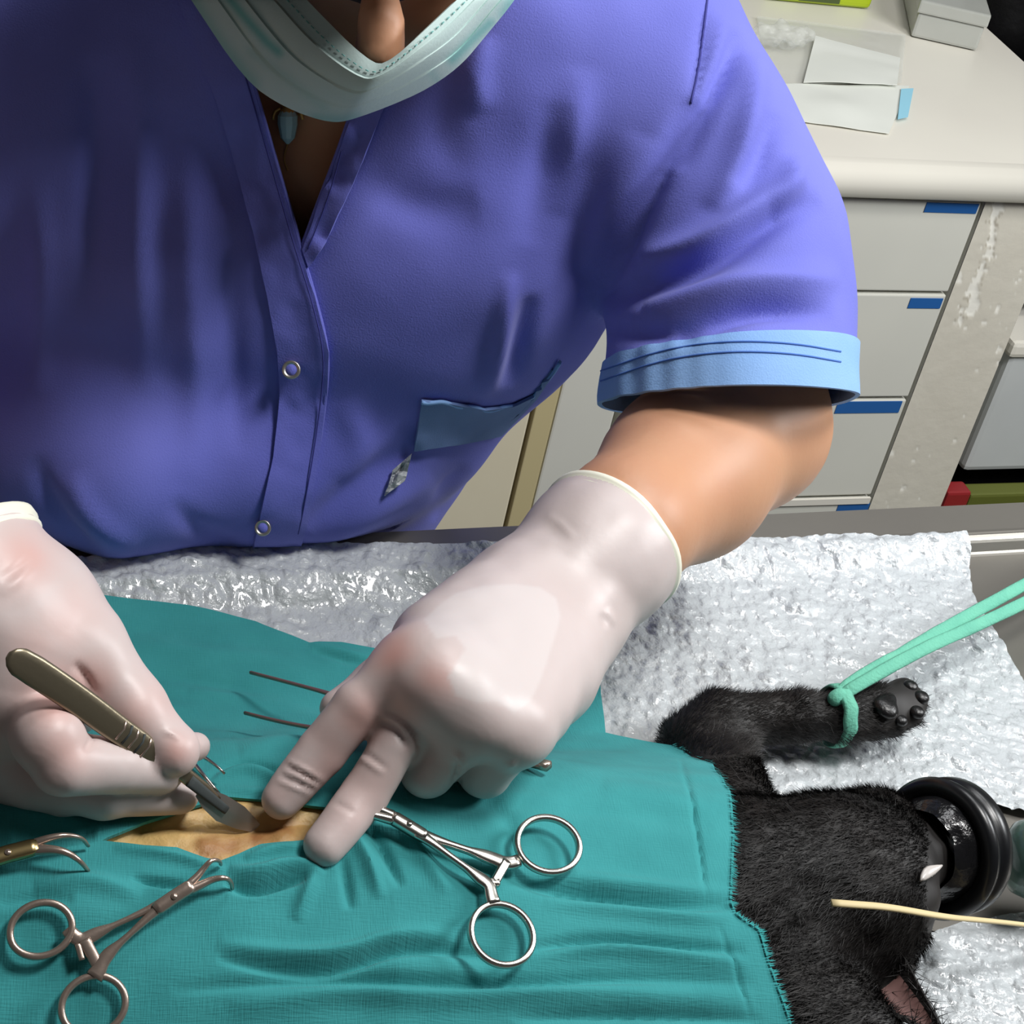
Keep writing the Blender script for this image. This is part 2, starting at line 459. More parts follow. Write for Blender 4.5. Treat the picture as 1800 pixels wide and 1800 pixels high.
def noise3(V, scale, seed=0):         # smooth value noise
    r = np.random.default_rng(seed); T = r.standard_normal((32, 32, 32)).astype(np.float32)
    q = np.asarray(V) * scale; i = np.floor(q).astype(int); f = q - i; f = f * f * (3 - 2 * f)
    out = 0
    for a in (0, 1):
        for b in (0, 1):
            for c in (0, 1):
                wgt = (f[:, 0] if a else 1 - f[:, 0]) * (f[:, 1] if b else 1 - f[:, 1]) * (f[:, 2] if c else 1 - f[:, 2])
                out = out + wgt * T[(i[:, 0] + a) % 32, (i[:, 1] + b) % 32, (i[:, 2] + c) % 32]
    return out

# ================================================================== the room
CP0 = at(1420, 290, 0.8)
_e = at(1800, 305, 0.8) - CP0; _e[2] = 0
EX = nrm(_e); EY = np.array([-EX[1], EX[0], 0.0])          # along the cabinet front, and away from us
FR = (CP0, EX, EY)
tag(box('floor', -2.0, 2.2, -2.6, 0.9, FLOOR - 0.05, FLOOR, MT['floor'], None, FR), kind='structure')
tag(box('wall_back', -2.0, 2.2, 0.72, 0.82, FLOOR, 2.6, MT['wall'], None, FR), kind='structure')
tag(box('wall_left', -2.1, -2.0, -2.6, 0.82, FLOOR, 2.6, MT['wall'], None, FR), kind='structure')
tag(box('wall_right', 2.2, 2.3, -2.6, 0.82, FLOOR, 2.6, MT['wall'], None, FR), kind='structure')
tag(box('wall_front', -2.0, 2.2, -2.7, -2.6, FLOOR, 2.6, MT['wall'], None, FR), kind='structure')
tag(box('ceiling', -2.1, 2.3, -2.7, 0.82, 2.6, 2.66, MT['wall'], None, FR), kind='structure')

# worktop with rolled front edge
def worktop():
    prof = []                                              # (y, z) section
    r = 0.018
    for a in np.linspace(-90, 90, 9):
        prof.append((0.018 - r * math.cos(math.radians(a)), 0.8 - 0.018 + r * math.sin(math.radians(a))))
    prof += [(0.6, 0.80), (0.6, 0.764)]
    V = []
    for x in (-1.3, 0.345):
        for (y, z) in prof:
            p = CP0 + EX * x + EY * y; V.append((p[0], p[1], z))
    n = len(prof)
    Fc = [(i, (i + 1) % n, n + (i + 1) % n, n + i) for i in range(n)] + [tuple(range(n - 1, -1, -1)), tuple(range(n, 2 * n))]
    o = mesh('worktop', V, Fc, MT['counter'], None, False)
    for p in o.data.polygons[:8]: p.use_smooth = True
    tag(o, 'cream laminate worktop with a rolled front edge above the drawers', 'worktop')
worktop()

dc = empty('drawer_cabinet', (CP0 + EX * 0.05 + EY * 0.25) * np.array([1, 1, 0]) + np.array([0, 0, FLOOR]),
           'off-white cabinet of stacked drawers with blue tape labels under the worktop', 'cabinet')
box('carcass', -0.10, 0.1955, 0.037, 0.55, FLOOR, 0.762, MT['panel'], dc, FR)
zt = [(0.785 - 0.024, 0.669), (0.665, 0.553), (0.549, 0.436), (0.432, 0.31), (0.306, 0.17), (0.166, 0.02)]
lab = [(0.138, 0.191, 0.750, 0.7595), (0.157, 0.191, 0.6515, 0.662), (0.120, 0.189, 0.535, 0.548), (0.161, 0.196, 0.4155, 0.4255)]
for i, (a, b) in enumerate(zt):
    d = box('drawer', -0.095, 0.1935, 0.018, 0.036, b, a, MT['panel'], dc, FR, 0.0015)
    if i < 4:
        x0, x1, z0, z1 = lab[i]
        t = box('label_tape', x0, x1, 0.0172, 0.0182, z0, z1, MT['bluelabel'], d, FR)
        t['label'] = 'blue tape label'
box('edge_strip', 0.085, 0.1935, 0.0155, 0.0185, 0.4265, 0.4335, MT['counter'], dc, FR)['label'] = 'white edging on the fourth drawer front'
# chipped side post
def chipped_post():
    nx, nz = 44, 300
    V = np.array([(0.1975 + 0.082 * i / (nx - 1), 0.018, FLOOR + (0.7625 - FLOOR) * j / (nz - 1)) for j in range(nz) for i in range(nx)])
    fld = 0.8 * noise3(V * [1, 1, .6], 110, 3) + 0.7 * noise3(V * [1, 1, .8], 260, 4) + .3 * noise3(V, 500, 5)
    band = np.exp(-((V[:, 0] - (0.2165 + 0.004 * np.sin(V[:, 2] * 30))) / 0.008) ** 2) * np.clip((V[:, 2] - 0.56) * 10, 0, 1)
    fld = fld + 1.7 * band - 1.5
    V[:, 1] += 0.0009 * np.clip(fld * 3, 0, 1) * (V[:, 0] > .2)
    W = [tuple(CP0[:2] + EX[:2] * v[0] + EY[:2] * v[1]) + (v[2],) for v in V]
    Fc = gridfaces(nz, nx)
    t = empty('side_post', (CP0 + EX * 0.239 + EY * 0.2) * np.array([1, 1, 0]) + np.array([0, 0, FLOOR]), 'chipped white painted side post closing the drawer cabinet', 'post')
    o = mesh('painted_face', W, [f[::-1] for f in gridfaces(nz, nx)], MT['chipped'], t)
    attr(o, 'flake', np.clip(fld * 6, 0, 1)); attr(o, 'flake_edge', .6 * np.exp(-(fld / .12) ** 2) * (band > .05))
    box('board', 0.1975, 0.2795, 0.0195, 0.5, FLOOR, 0.7625, MT['panel'], t, FR)
chipped_post()
lc = empty('cupboard', (CP0 + EX * -0.5 + EY * 0.25) * np.array([1, 1, 0]) + np.array([0, 0, FLOOR]),
           'cream cupboard with a tan upright strip behind the person', 'cupboard')
box('carcass', -1.25, -0.102, 0.04, 0.55, FLOOR, 0.762, MT['creamdoor'], lc, FR)
box('door', -0.62, -0.184, 0.02, 0.042, FLOOR + 0.08, 0.755, MT['creamdoor'], lc, FR, 0.002)
box('upright_strip', -0.181, -0.162, 0.018, 0.042, FLOOR + 0.05, 0.758, MT['creamstrip'], lc, FR, 0.001)
box('door', -0.160, -0.103, 0.02, 0.042, FLOOR + 0.08, 0.755, MT['panel'], lc, FR, 0.002)

# things on the worktop
def cnt(u, v, z=0.8):
    P = at(u, v, z); return float((P - CP0) @ EX), float((P - CP0) @ EY)
def tray():
    a = nrm(at(1510, 25, 0.81) - at(1345, 10, 0.81)); n = np.array([-a[1], a[0], 0]); n /= np.linalg.norm(n)
    o_ = at(1340, 2, 0.8)
    t = empty('lime_tray', o_, 'lime green plastic tray with a dark slot at the back of the worktop', 'tray')
    fr = (o_, nrm([a[0], a[1], 0]), n)
    box('body', 0.0, 0.118, 0.0, 0.16, 0.801, 0.83, MT['lime'], t, fr, 0.006, 3)
    box('slot', 0.038, 0.082, -0.0008, 0.001, 0.8045, 0.8085, MT['limedark'], t, fr)
    box('raised_rim', 0.012, 0.106, 0.02, 0.145, 0.83, 0.84, MT['lime'], t, fr, 0.004)
tray()
def clear_box():
    p0 = at(1600, 66, 0.8); p1 = at(1716, 92, 0.8)
    a = nrm(p1 - p0); n = np.array([-a[1], a[0], 0]); L = np.linalg.norm(p1 - p0)
    t = empty('plastic_box', (p0 + p1) / 2, 'grey clear plastic box with a lid on the worktop corner', 'box')
    fr = (p0, a, n)
    box('body', 0, L, 0, 0.11, 0.801, 0.826, MT['clearbox'], t, fr, 0.003)
    box('lid', -0.002, L + 0.002, -0.002, 0.112, 0.826, 0.839, MT['clearbox'], t, fr, 0.002)
clear_box()
def pouch(name, px, z, m, label, lift=0.0, strip=None, seed=0):
    c = [at(u, v, z) for u, v in px]
    n = 14; V = []
    for i in range(n):
        for j in range(n):
            s, t = i / (n - 1), j / (n - 1)
            p = (c[0] * (1 - s) + c[1] * s) * (1 - t) + (c[3] * (1 - s) + c[2] * s) * t
            V.append(p)
    V = np.array(V); nz = noise3(V, 28, seed)
    V[:, 2] += 0.0015 * np.abs(nz) + lift * np.array([(i / (n - 1)) * (j / (n - 1)) for i in range(n) for j in range(n)])
    o = mesh(name, V, gridfaces(n, n), m, None)
    solid(o, 0.0006)
    tag(o, label, 'pouch')
    if strip is not None:
        mesh('indicator_strip', [at(u, v, z + 0.0022 + lift) for u, v in strip], [(0, 1, 2, 3)], MT['indicator'], o, False)['label'] = 'pale blue indicator strip'
    return o
pouch('sterile_pouch', [(1360, 150), (1598, 152), (1562, 236), (1345, 205)], 0.8015, MT['paper'], 'flat white sterile pouch with a pale blue strip nearest the worktop edge', 0.0, [(1584, 156), (1606, 155), (1596, 206), (1578, 210)], 1)
pouch('paper_packet', [(1432, 68), (1582, 104), (1576, 152), (1412, 146)], 0.8045, MT['paper'], 'creased white paper packet lying on top of the flat pouches', 0.001, None, 2)
pouch('film_pouch', [(1330, 30), (1592, 62), (1584, 148), (1350, 150)], 0.8025, MT['film'], 'clear film pouch under the creased white packet', 0.0, None, 3)
def crumple():
    c = at(1375, 62, 0.815); V = []
    n, m_ = 26, 14
    b = Body().ball(c, 0.016, 0.004, ((0, 0, 1), 0.5)).ball(c + EX * 0.02, 0.013, 0.006, ((0, 0, 1), 0.6)).ball(c - EX * 0.02, 0.012, 0.006, ((0, 0, 1), 0.6))
    V, Fc = b.net(0.0016)
    V = V + vnormals(V, Fc) * (0.0035 * noise3(V, 160, 5))[:, None]
    V[:, 2] = np.maximum(V[:, 2], 0.8045)
    tag(mesh('crumpled_film', V, Fc, MT['film'], None, False), 'crumpled clear plastic wrapper beside the sleeve on the worktop', 'wrapper')
crumple()
# right of the cabinet
def bag():
    def L(x, y, z): p = CP0 + EX * x + EY * y; return np.array([p[0], p[1], z])
    b = Body()
    b.limb([L(.455, .19, .68), L(.475, .19, .98)], [.078, .07], .05).limb([L(.64, .24, .70), L(.64, .24, 1.0)], [.11, .09], .06).limb([L(.455, .42, .68), L(.48, .42, 1.0)], [.075, .075], .05)
    b.limb([L(.345, .125, .645), L(.40, .125, .69)], [.048, .05], .03).limb([L(.345, .30, .65), L(.40, .30, .69)], [.05, .055], .03)
    V, Fc = b.net(.009)
    V = V + vnormals(V, Fc) * (0.006 * noise3(V, 26, 9))[:, None]
    V[:, 2] = np.maximum(V[:, 2], .5975)
    return V, Fc
V, Fc = bag()
tag(mesh('coat', V, Fc, MT['black'], None), 'black coat heaped on the grey bin beyond the end of the worktop', 'coat')
fp = CP0 + EX * 0.62 + EY * 0.33
gb = empty('enamel_bin', (fp[0], fp[1], FLOOR), 'pale grey enamel bin standing right of the chipped post', 'bin')
box('body', 0.315, 0.84, 0.05, 0.55, 0.437, 0.585, MT['grey'], gb, FR, 0.006)
box('lid', 0.31, 0.845, 0.045, 0.555, 0.578, 0.596, MT['counter'], gb, FR, 0.005)
box('plinth', 0.33, 0.83, 0.09, 0.55, FLOOR, 0.437, MT['black'], gb, FR)
rb = empty('plastic_crate', (CP0 + EX * 0.45 + EY * 0.0) * np.array([1, 1, 0]) + np.array([0, 0, FLOOR]), 'low olive and dark red crate in front of the grey bin', 'crate')
box('red_end', 0.284, 0.312, 0.02, 0.04, 0.30, 0.4335, MT['red'], rb, FR, 0.003)
box('side', 0.312, 0.70, 0.02, 0.04, 0.30, 0.430, MT['olive'], rb, FR, 0.003)
box('body', 0.29, 0.70, -0.1, 0.02, FLOOR, 0.34, MT['olive'], rb, FR, 0.003)

# ------------------------------------------------------------------ operating table
TB0 = at(820, 925, TZ); _t = at(1800, 880, TZ) - TB0; TX = nrm(_t); TY = np.array([-TX[1], TX[0], 0])
TFR = (TB0, TX, TY)
tb = empty('operating_table', (TB0 - TY * 0.3) * np.array([1, 1, 0]) + np.array([0, 0, FLOOR]),
           'stainless steel operating table with a raised rim', 'table')
def tloc(u, v, z=TZ):
    P = at(u, v, z); return float((P - TB0) @ TX), float((P - TB0) @ TY)
RIMW = -tloc(1500, 955)[1]
def table_top():
    # section across the back rim: flange, ridge, step down, tray floor; mirrored at the front
    z1 = TZ - 0.0055
    sec = [(0.0, TZ - 0.03), (0.0, TZ), (-RIMW + 0.004, TZ), (-RIMW, TZ + 0.003), (-RIMW - 0.004, TZ + 0.001), (-RIMW - 0.008, z1)]
    fr = [(-0.57 - y, z) for y, z in sec[::-1]]
    sec = sec + fr
    xs = (-0.75, 0.62)
    V = []
    for x in xs:
        for y, z in sec:
            p = TB0 + TX * x + TY * y; V.append((p[0], p[1], z))
    n = len(sec)
    Fc = [(i, i + 1, n + i + 1, n + i) for i in range(n - 1)] + [(n - 1, 0, n, 2 * n - 1)] + [tuple(range(n)), tuple(range(2 * n - 1, n - 1, -1))]
    o = mesh('tray_top', V, Fc, MT['tablesteel'], tb, False)
    md = o.modifiers.new('soft', 'BEVEL'); md.width = 0.0015; md.segments = 2; md.limit_method = 'ANGLE'
table_top()
box('column', -0.10, 0.02, -0.36, -0.24, FLOOR + 0.03, TZ - 0.03, MT['steel'], tb, TFR, 0.01)
box('base', -0.35, 0.27, -0.5, -0.12, FLOOR, FLOOR + 0.035, MT['steel'], tb, TFR, 0.008)

# ------------------------------------------------------------------ bubble wrap
def coons(top, right, bottom, left, n, m):
    """corner-matched pixel polylines: top/bottom run left to right, left/right top to bottom."""
    T, B = poly_at(top, n), poly_at(bottom, n); L, R_ = poly_at(left, m), poly_at(right, m)
    s = np.linspace(0, 1, n)[:, None, None]; t = np.linspace(0, 1, m)[None, :, None]
    P = (1 - t) * T[:, None] + t * B[:, None] + (1 - s) * L[None] + s * R_[None] \
        - ((1 - s) * (1 - t) * T[0] + s * (1 - t) * T[-1] + (1 - s) * t * B[0] + s * t * B[-1])
    return P
def wrap_sheet(name, sides, n, m, base, label, seed):
    P = coons(*sides, n, m); z0 = np.full(P.shape[:2], TZ + base)
    W = at(P[..., 0], P[..., 1], z0).reshape(-1, 3)
    x = (W - TB0) @ TX; y = (W - TB0) @ TY
    # half-flattened bubbles in a hexagonal grid
    a = 0.0105
    r = np.round(y / (a * 0.866)); xo = (x / a - 0.5 * (np.mod(r, 2))); c = np.round(xo)
    rr = np.random.default_rng(seed); tb_ = rr.random((64, 64)) ; amp = tb_[np.mod(r, 64).astype(int), np.mod(c, 64).astype(int)]
    dx = (xo - c) * a; dy = y - r * a * 0.866; d = np.hypot(dx, dy) / (a * 0.46)
    bub = np.sqrt(np.clip(1 - d * d, 0, 1)) * 0.0021 * (0.25 + 0.75 * amp)
    k1 = np.abs(noise3(W, 95, seed + 1)); k2 = noise3(W, 210, seed + 2); k3 = noise3(W, 26, seed + 3)
    k4 = np.abs(noise3(W, 330, seed + 4))
    z = bub * (0.4 + 0.3 * np.tanh(k3)) + 0.0009 * k1 + 0.0006 * np.abs(k2) + 0.0004 * np.abs(noise3(W, 330, seed + 4)) + 0.0014 * k3
    W[:, 2] += np.maximum(z, -0.0008) + 0.0016
    q = np.clip((y + RIMW + 0.026) / 0.020, 0, 1); q = q * q * (3 - 2 * q)
    W[:, 2] += q * 0.0075
    o = mesh(name, W, gridfaces(n, m), MT['wrap'], None, True)
    return tag(o, label, 'bubble wrap')
wrap_sheet('bubble_wrap', ([(-150, 1035), (170, 1010), (330, 988), (850, 978), (1260, 972), (1685, 966)],
                           [(1685, 966), (1698, 985), (1708, 1050), (1742, 1112), (1800, 1205), (1960, 1440)],
                           [(-150, 1700), (1200, 1660), (1560, 1600), (1640, 1440), (1690, 1402), (1800, 1432), (1960, 1440)],
                           [(-150, 1035), (-150, 1700)]), 620, 230, -0.003,
           'crinkled clear bubble wrap spread over the table under the paw', 11)
wrap_sheet('bubble_wrap', ([(1350, 1560), (1590, 1660), (1690, 1622), (1800, 1612), (1960, 1600)],
                           [(1960, 1600), (1960, 1900)], [(1350, 1900), (1960, 1900)], [(1350, 1560), (1350, 1900)]), 200, 150, -0.003,
           'smaller piece of bubble wrap under the ear at the near corner of the table', 31)
# ------------------------------------------------------------------ the cat
cat = empty('cat', at(1000, 1500, TZ + 0.004), 'black cat lying under the teal cloths with its muzzle in a black ring', 'cat')
def a3(u, v, z): return at(float(u), float(v), float(z))
cb = Body()
# trunk and hips under the cloths, chest, neck
def ax(s, d, z): q = AX0 + AXD * s + AXN * d; return np.array([q[0], q[1], z])
cb.limb([ax(-0.16, 0, .926), ax(-0.02, 0, .936), ax(0.12, 0.0, .936), ax(0.215, -.005, .931)], [.024, .034, .034, .029], .02)
cb.limb([ax(0.0, -.02, .925), ax(0.16, -.028, .925)], [.024, .026], .02)
cb.limb([a3(1170, 1640, .926), a3(1320, 1560, .934), a3(1420, 1540, .938)], [.030, .0315, .027], .012)     # chest to neck
cb.limb([a3(1330, 1690, .922), a3(1470, 1840, .920)], [.026, .024], .014)                                 # near shoulder
cb.limb([a3(1230, 1330, .917), a3(1285, 1440, .924)], [.0135, .020], .012)                                # far shoulder
# head
cb.ball(a3(1475, 1535, .942), .0305, .012, ((0, 0, 1), .95))
cb.ball(a3(1530, 1480, .938), .0210, .010).ball(a3(1548, 1575, .944), .0215, .010)                        # cheeks
cb.limb([a3(1540, 1520, .944), a3(1625, 1505, .944)], [.0205, .0125], .010)                               # muzzle into the ring
cb.limb([a3(1450, 1620, .934), a3(1535, 1680, .928)], [.021, .014], .012)                                 # skull towards the ear
# far foreleg stretched out to the strap, and the paw
cb.limb([a3(1215, 1305, .915), a3(1262, 1268, .916)], [.0135, .0118], .008)
cb.limb([a3(1262, 1268, .916), a3(1390, 1260, .918), a3(1475, 1258, .919)], [.0122, .0106, .0095], .006)
cb.limb([a3(1475, 1258, .919), a3(1540, 1245, .919)], [.0088, .0108], .005)
for (u, v, z) in [(1590, 1216, .921), (1608, 1236, .921), (1598, 1258, .919), (1570, 1270, .917)]:
    cb.limb([a3(1535, 1245, .919), a3(u, v, z)], [.0085, .0062], .0035)
cb.limb([a3(1480, 1285, .917), a3(1530, 1278, .917)], [.006, .006], .004)
cb.limb([a3(1300, 1320, .914), a3(1290, 1385, .918)], [.0075, .0125], .010)                               # skin fold of the armpit
V, Fc = cb.net(.0017)
V = relax(V, Fc, 1); V = V + vnormals(V, Fc) * (0.0006 * noise3(V, 130, 2))[:, None]
V[:, 2] = np.maximum(V[:, 2], TZ + .0042)
body = mesh('body', V, Fc, MT['fur'], cat)
CV, CF = V, np.asarray(Fc)
# coat of short hairs, lying back along the body
def fur():
    N = vnormals(CV, CF); C4 = CV[CF].mean(1); NF = N[CF].mean(1); NF /= np.linalg.norm(NF, axis=1, keepdims=True)
    U, W = pix(C4)
    ok = ((U > 1110) & (W > 1150) & (NF[:, 2] > -0.4) & ~((U > 1555) & (W < 1300) & (NF[:, 2] > .2)))
    ok &= ~((U > 1632) & (W > 1390) & (W < 1640))
    ids = np.nonzero(ok)[0]
    areas = np.linalg.norm(np.cross(CV[CF[ids, 2]] - CV[CF[ids, 0]], CV[CF[ids, 3]] - CV[CF[ids, 1]]), axis=1)
    n = 52000
    pick = rng.choice(ids, n, p=areas / areas.sum())
    r = rng.random((n, 2)); q = CV[CF[pick]]
    P = (q[:, 0] * (1 - r[:, :1]) + q[:, 1] * r[:, :1]) * (1 - r[:, 1:]) + (q[:, 3] * (1 - r[:, :1]) + q[:, 2] * r[:, :1]) * r[:, 1:]
    Nn = NF[pick]
    up, wp = pix(P)
    lay = np.where((wp < 1330)[:, None], nrm(a3(1600, 1240, .92) - a3(1250, 1265, .92)), nrm(a3(1350, 1590, .94) - a3(1560, 1510, .94)))
    lay = lay + rng.normal(0, .35, (n, 3))
    T = lay - (lay * Nn).sum(1, keepdims=True) * Nn; T /= np.linalg.norm(T, axis=1, keepdims=True) + 1e-9
    L = rng.uniform(.003, .0062, n)[:, None]
    D = T * .86 + Nn * rng.uniform(.25, .6, n)[:, None]
    S = np.cross(T, Nn) * rng.uniform(.00012, .00022, n)[:, None]
    A = P - S - Nn * .0003; B = P + S - Nn * .0003; E = P + D * L
    E[:, 2] = np.maximum(E[:, 2], TZ + .0045)
    VV = np.stack([A, B, E], 1).reshape(-1, 3)
    me = bpy.data.meshes.new('fur'); me.from_pydata(VV.tolist(), [], np.arange(3 * n).reshape(-1, 3).tolist()); me.update()
    o = link('fur', me, MT['fur'], body, False); o['kind'] = 'stuff'
fur()
# ear: a folded cone standing towards us
def ear():
    tip = a3(1668, 1838, .938); bl = a3(1484, 1744, .936); br = a3(1588, 1690, .938)
    cen = (bl + br) / 2
    n, m_ = 15, 12; V = []
    out = nrm(np.cross(br - bl, tip - cen));  out = out if out @ (CAM - cen) > 0 else -out
    for i in range(n):
        s = i / (n - 1); a = (s - .5) * 2
        base = bl * (1 - s) + br * s
        for j in range(m_):
            t = j / (m_ - 1)
            p = base * (1 - t) + tip * t
            p = p + out * (-(1 - a * a) * .009 * (1 - t * .8) + .002)
            V.append(p)
    o = mesh('ear', V, gridfaces(n, m_), MT['fur'], cat); solid(o, .0014, 0); o['label'] = 'black furred ear'
    VV = np.array(V).reshape(n, m_, 3)[2:-2, 1:-1] + out * .0011
    VV = VV.reshape(-1, 3)
    mesh('ear_lining', VV, gridfaces(n - 4, m_ - 2), MT['innerear'], o)['label'] = 'pinkish brown inside of the ear'
    k = 900; idx = rng.integers(0, len(V), k)          # hairs along the near edge of the ear
    P = np.array(V)[idx] + out * .001; d = nrm(tip - cen) * .4 + out * .5
    D = d + rng.normal(0, .45, (k, 3)); L = rng.uniform(.004, .008, k)[:, None]
    keep = rng.random(k) < np.where((idx // m_ < 4) | (idx // m_ > 11), 1, .12)
    P, D, L = P[keep], D[keep], L[keep]; S = np.cross(D, out); S = S / np.linalg.norm(S, axis=1, keepdims=True) * .0002
    VV = np.stack([P - S, P + S, P + D * L], 1).reshape(-1, 3)
    mesh('ear_hair', VV, np.arange(len(VV)).reshape(-1, 3), MT['fur'], o, False)['kind'] = 'stuff'
ear()
# toes' pads
for (u, v, z, r) in [(1600, 1207, .9262, .0036), (1619, 1226, .9258, .0037), (1612, 1252, .9244, .0035), (1583, 1266, .922, .0032)]:
    V, Fc = Body().ball(a3(u, v, z), r, .001, ((0, 0, 1), .7)).net(.0006)
    mesh('toe_pad', V, Fc, MT['pad'], cat)
V, Fc = Body().ball(a3(1552, 1240, .9275), .0052, .003, ((0, 0, 1), .6)).ball(a3(1560, 1228, .9275), .004, .003, ((0, 0, 1), .6)).ball(a3(1562, 1250, .927), .004, .003, ((0, 0, 1), .6)).net(.0006)
mesh('paw_pad', V, Fc, MT['pad'], cat)
# closed eye showing a sliver of eyelid
pp = [a3(1618, 1548, .9655), a3(1632, 1532, .9665), a3(1655, 1522, .966)]
V, Fc = sweep(poly_at(pp, 9), [.0003, .0012, .0017, .002, .002, .0018, .0014, .001, .0004], .0007, (0, -.5, 1), 8)
mesh('eyelid', V, Fc, MT['eye'], cat)['label'] = 'pale sliver of eyelid'

# ring-shaped anaesthetic mask on the muzzle
RC = a3(1655, 1490, .943)
hd = nrm(a3(1690, 1490, .943) - a3(1480, 1530, .943))
RAX = nrm(hd * .86 - nrm(CAM - RC) * .44)                       # from the muzzle outward
gm = empty('anaesthesia_mask', RC, 'black rubber ring mask fitted over the muzzle of the cat', 'mask')
R0 = .0248
V, Fc = lathe([(-.004, R0 - .0045), (-.0055, R0 - .002), (-.0055, R0 + .001), (-.003, R0 + .0028), (0.0, R0 + .002), (.0015, R0 - .0008), (.0025, R0 + .002), (.0085, R0 + .0018), (.0105, R0), (.0112, R0 - .006), (.0112, .009), (.020, .008), (.020, .006), (.0095, .006), (.0095, R0 - .006), (-.001, R0 - .006), (-.004, R0 - .0045)], RC, RAX, 64)
mesh('rubber_ring', V, Fc, MT['rubber'], gm)
prof = [(-.002, R0 - .004), (-.0050, R0 - .0042), (-.0085, R0 - .0055), (-.0115, R0 - .0075), (-.0135, R0 - .0088)]
V, Fc = lathe(prof, RC, RAX, 64)
V = np.array(V); V = V + RAX * (.0010 * noise3(V, 230, 6))[:, None]
mesh('diaphragm', V, Fc, MT['membrane'], gm)['label'] = 'glossy thin diaphragm around the muzzle'
# smoky breathing connector at the right edge of the picture
KC = a3(1775, 1505, .925); kax = nrm(a3(1900, 1520, .925) - KC)
kc = empty('hose_connector', KC, 'smoky round breathing connector with a green core lying beyond the black ring', 'connector')
V, Fc = lathe([(-.0015, .0005), (-.0015, .004), (0, .0105), (.003, .0145), (.008, .0162), (.020, .0165), (.021, .0150), (.060, .0150), (.060, .012), (.004, .0118)], KC, kax, 40)
mesh('bell', V, Fc, MT['grey_green'], kc)
V, Fc = lathe([(.004, .0005), (.004, .008), (.03, .010), (.055, .010), (.055, .0005)], KC, kax, 28)
mesh('core', V, Fc, MT['green'], kc)['label'] = 'green core'
V, Fc = lathe([(-.0055, .0004), (-.0055, .0017), (-.0012, .0017), (-.0012, .0004)], KC, kax, 16)
mesh('nozzle', V, Fc, MT['rubber'], kc)

# mint strap tied round the foreleg
st = []
st_o = empty('tie_strap', a3(1472, 1230, .932), 'mint green gauze strap tied round the outstretched foreleg', 'strap')
def strap(name, pts, w, t=.0008, hint=(0, -.6, 1)):
    P = smooth_poly([a3(*p) for p in pts], 40)
    V, Fc = sweep(P, w, t, hint, 10, True, 2.6)
    V = np.array(V); V = V + (.00035 * noise3(V, 350, 3))[:, None]
    return mesh(name, V, Fc, MT['strap'], st_o)
W1 = np.linspace(.0030, .0034, 40)
strap('strand', [(1468, 1226, .9305), (1500, 1195, .933), (1580, 1152, .934), (1650, 1110, .933), (1800, 1028, .931), (1960, 940, .922), (2120, 868, .9035)], W1 * .95, .0012)
strap('strand', [(1474, 1226, .9310), (1510, 1203, .934), (1590, 1158, .936), (1660, 1124, .934), (1800, 1062, .929), (1960, 972, .920), (2130, 880, .9035)], W1 * .95, .0012)
# the loop hugs the leg
lc0 = a3(1470, 1258, .919); la = nrm(a3(1540, 1245, .919) - a3(1390, 1260, .918)); l1 = nrm(np.cross(la, (0, 0, 1))); l2 = np.cross(l1, la)
P = [lc0 + (l1 * math.cos(a) * .0124 + l2 * math.sin(a) * .0138) for a in np.linspace(0, 2 * math.pi, 40, endpoint=False)]
P = np.array(P); P[:, 2] = np.maximum(P[:, 2], TZ + .0045)
V = []
for i, p in enumerate(P):
    n_ = nrm(p - lc0)
    for (dx, dr) in [(-.0036, 0), (-.0018, .0009), (.0018, .0009), (.0036, 0), (.0018, -.0007), (-.0018, -.0007)]:
        V.append(p + la * (dx + .0004 * math.sin(i * 1.3)) + n_ * dr)
Fc = [(i * 6 + k, i * 6 + (k + 1) % 6, ((i + 1) % 40) * 6 + (k + 1) % 6, ((i + 1) % 40) * 6 + k) for i in range(40) for k in range(6)]
mesh('loop', V, Fc, MT['strap'], st_o)
V, Fc = Body().ball(a3(1468, 1228, .9305), .0034, .002).ball(a3(1476, 1222, .9315), .003, .002).net(.0007)
mesh('knot', V, Fc, MT['strap'], st_o)

# cream cord over the muzzle
P = smooth_poly([a3(1462, 1587, .974), a3(1500, 1590, .974), a3(1560, 1594, .972), a3(1660, 1612, .966), a3(1720, 1617, .945), a3(1800, 1625, .925), a3(1900, 1640, .915)], 50)
V, Fc = sweep(P, np.linspace(.0016, .0009, 50), np.linspace(.0009, .0008, 50), (0, 0, 1), 10)
tag(mesh('cord', V, Fc, MT['tape'], None), 'thin cream cord running across the muzzle past the black ring', 'cord')
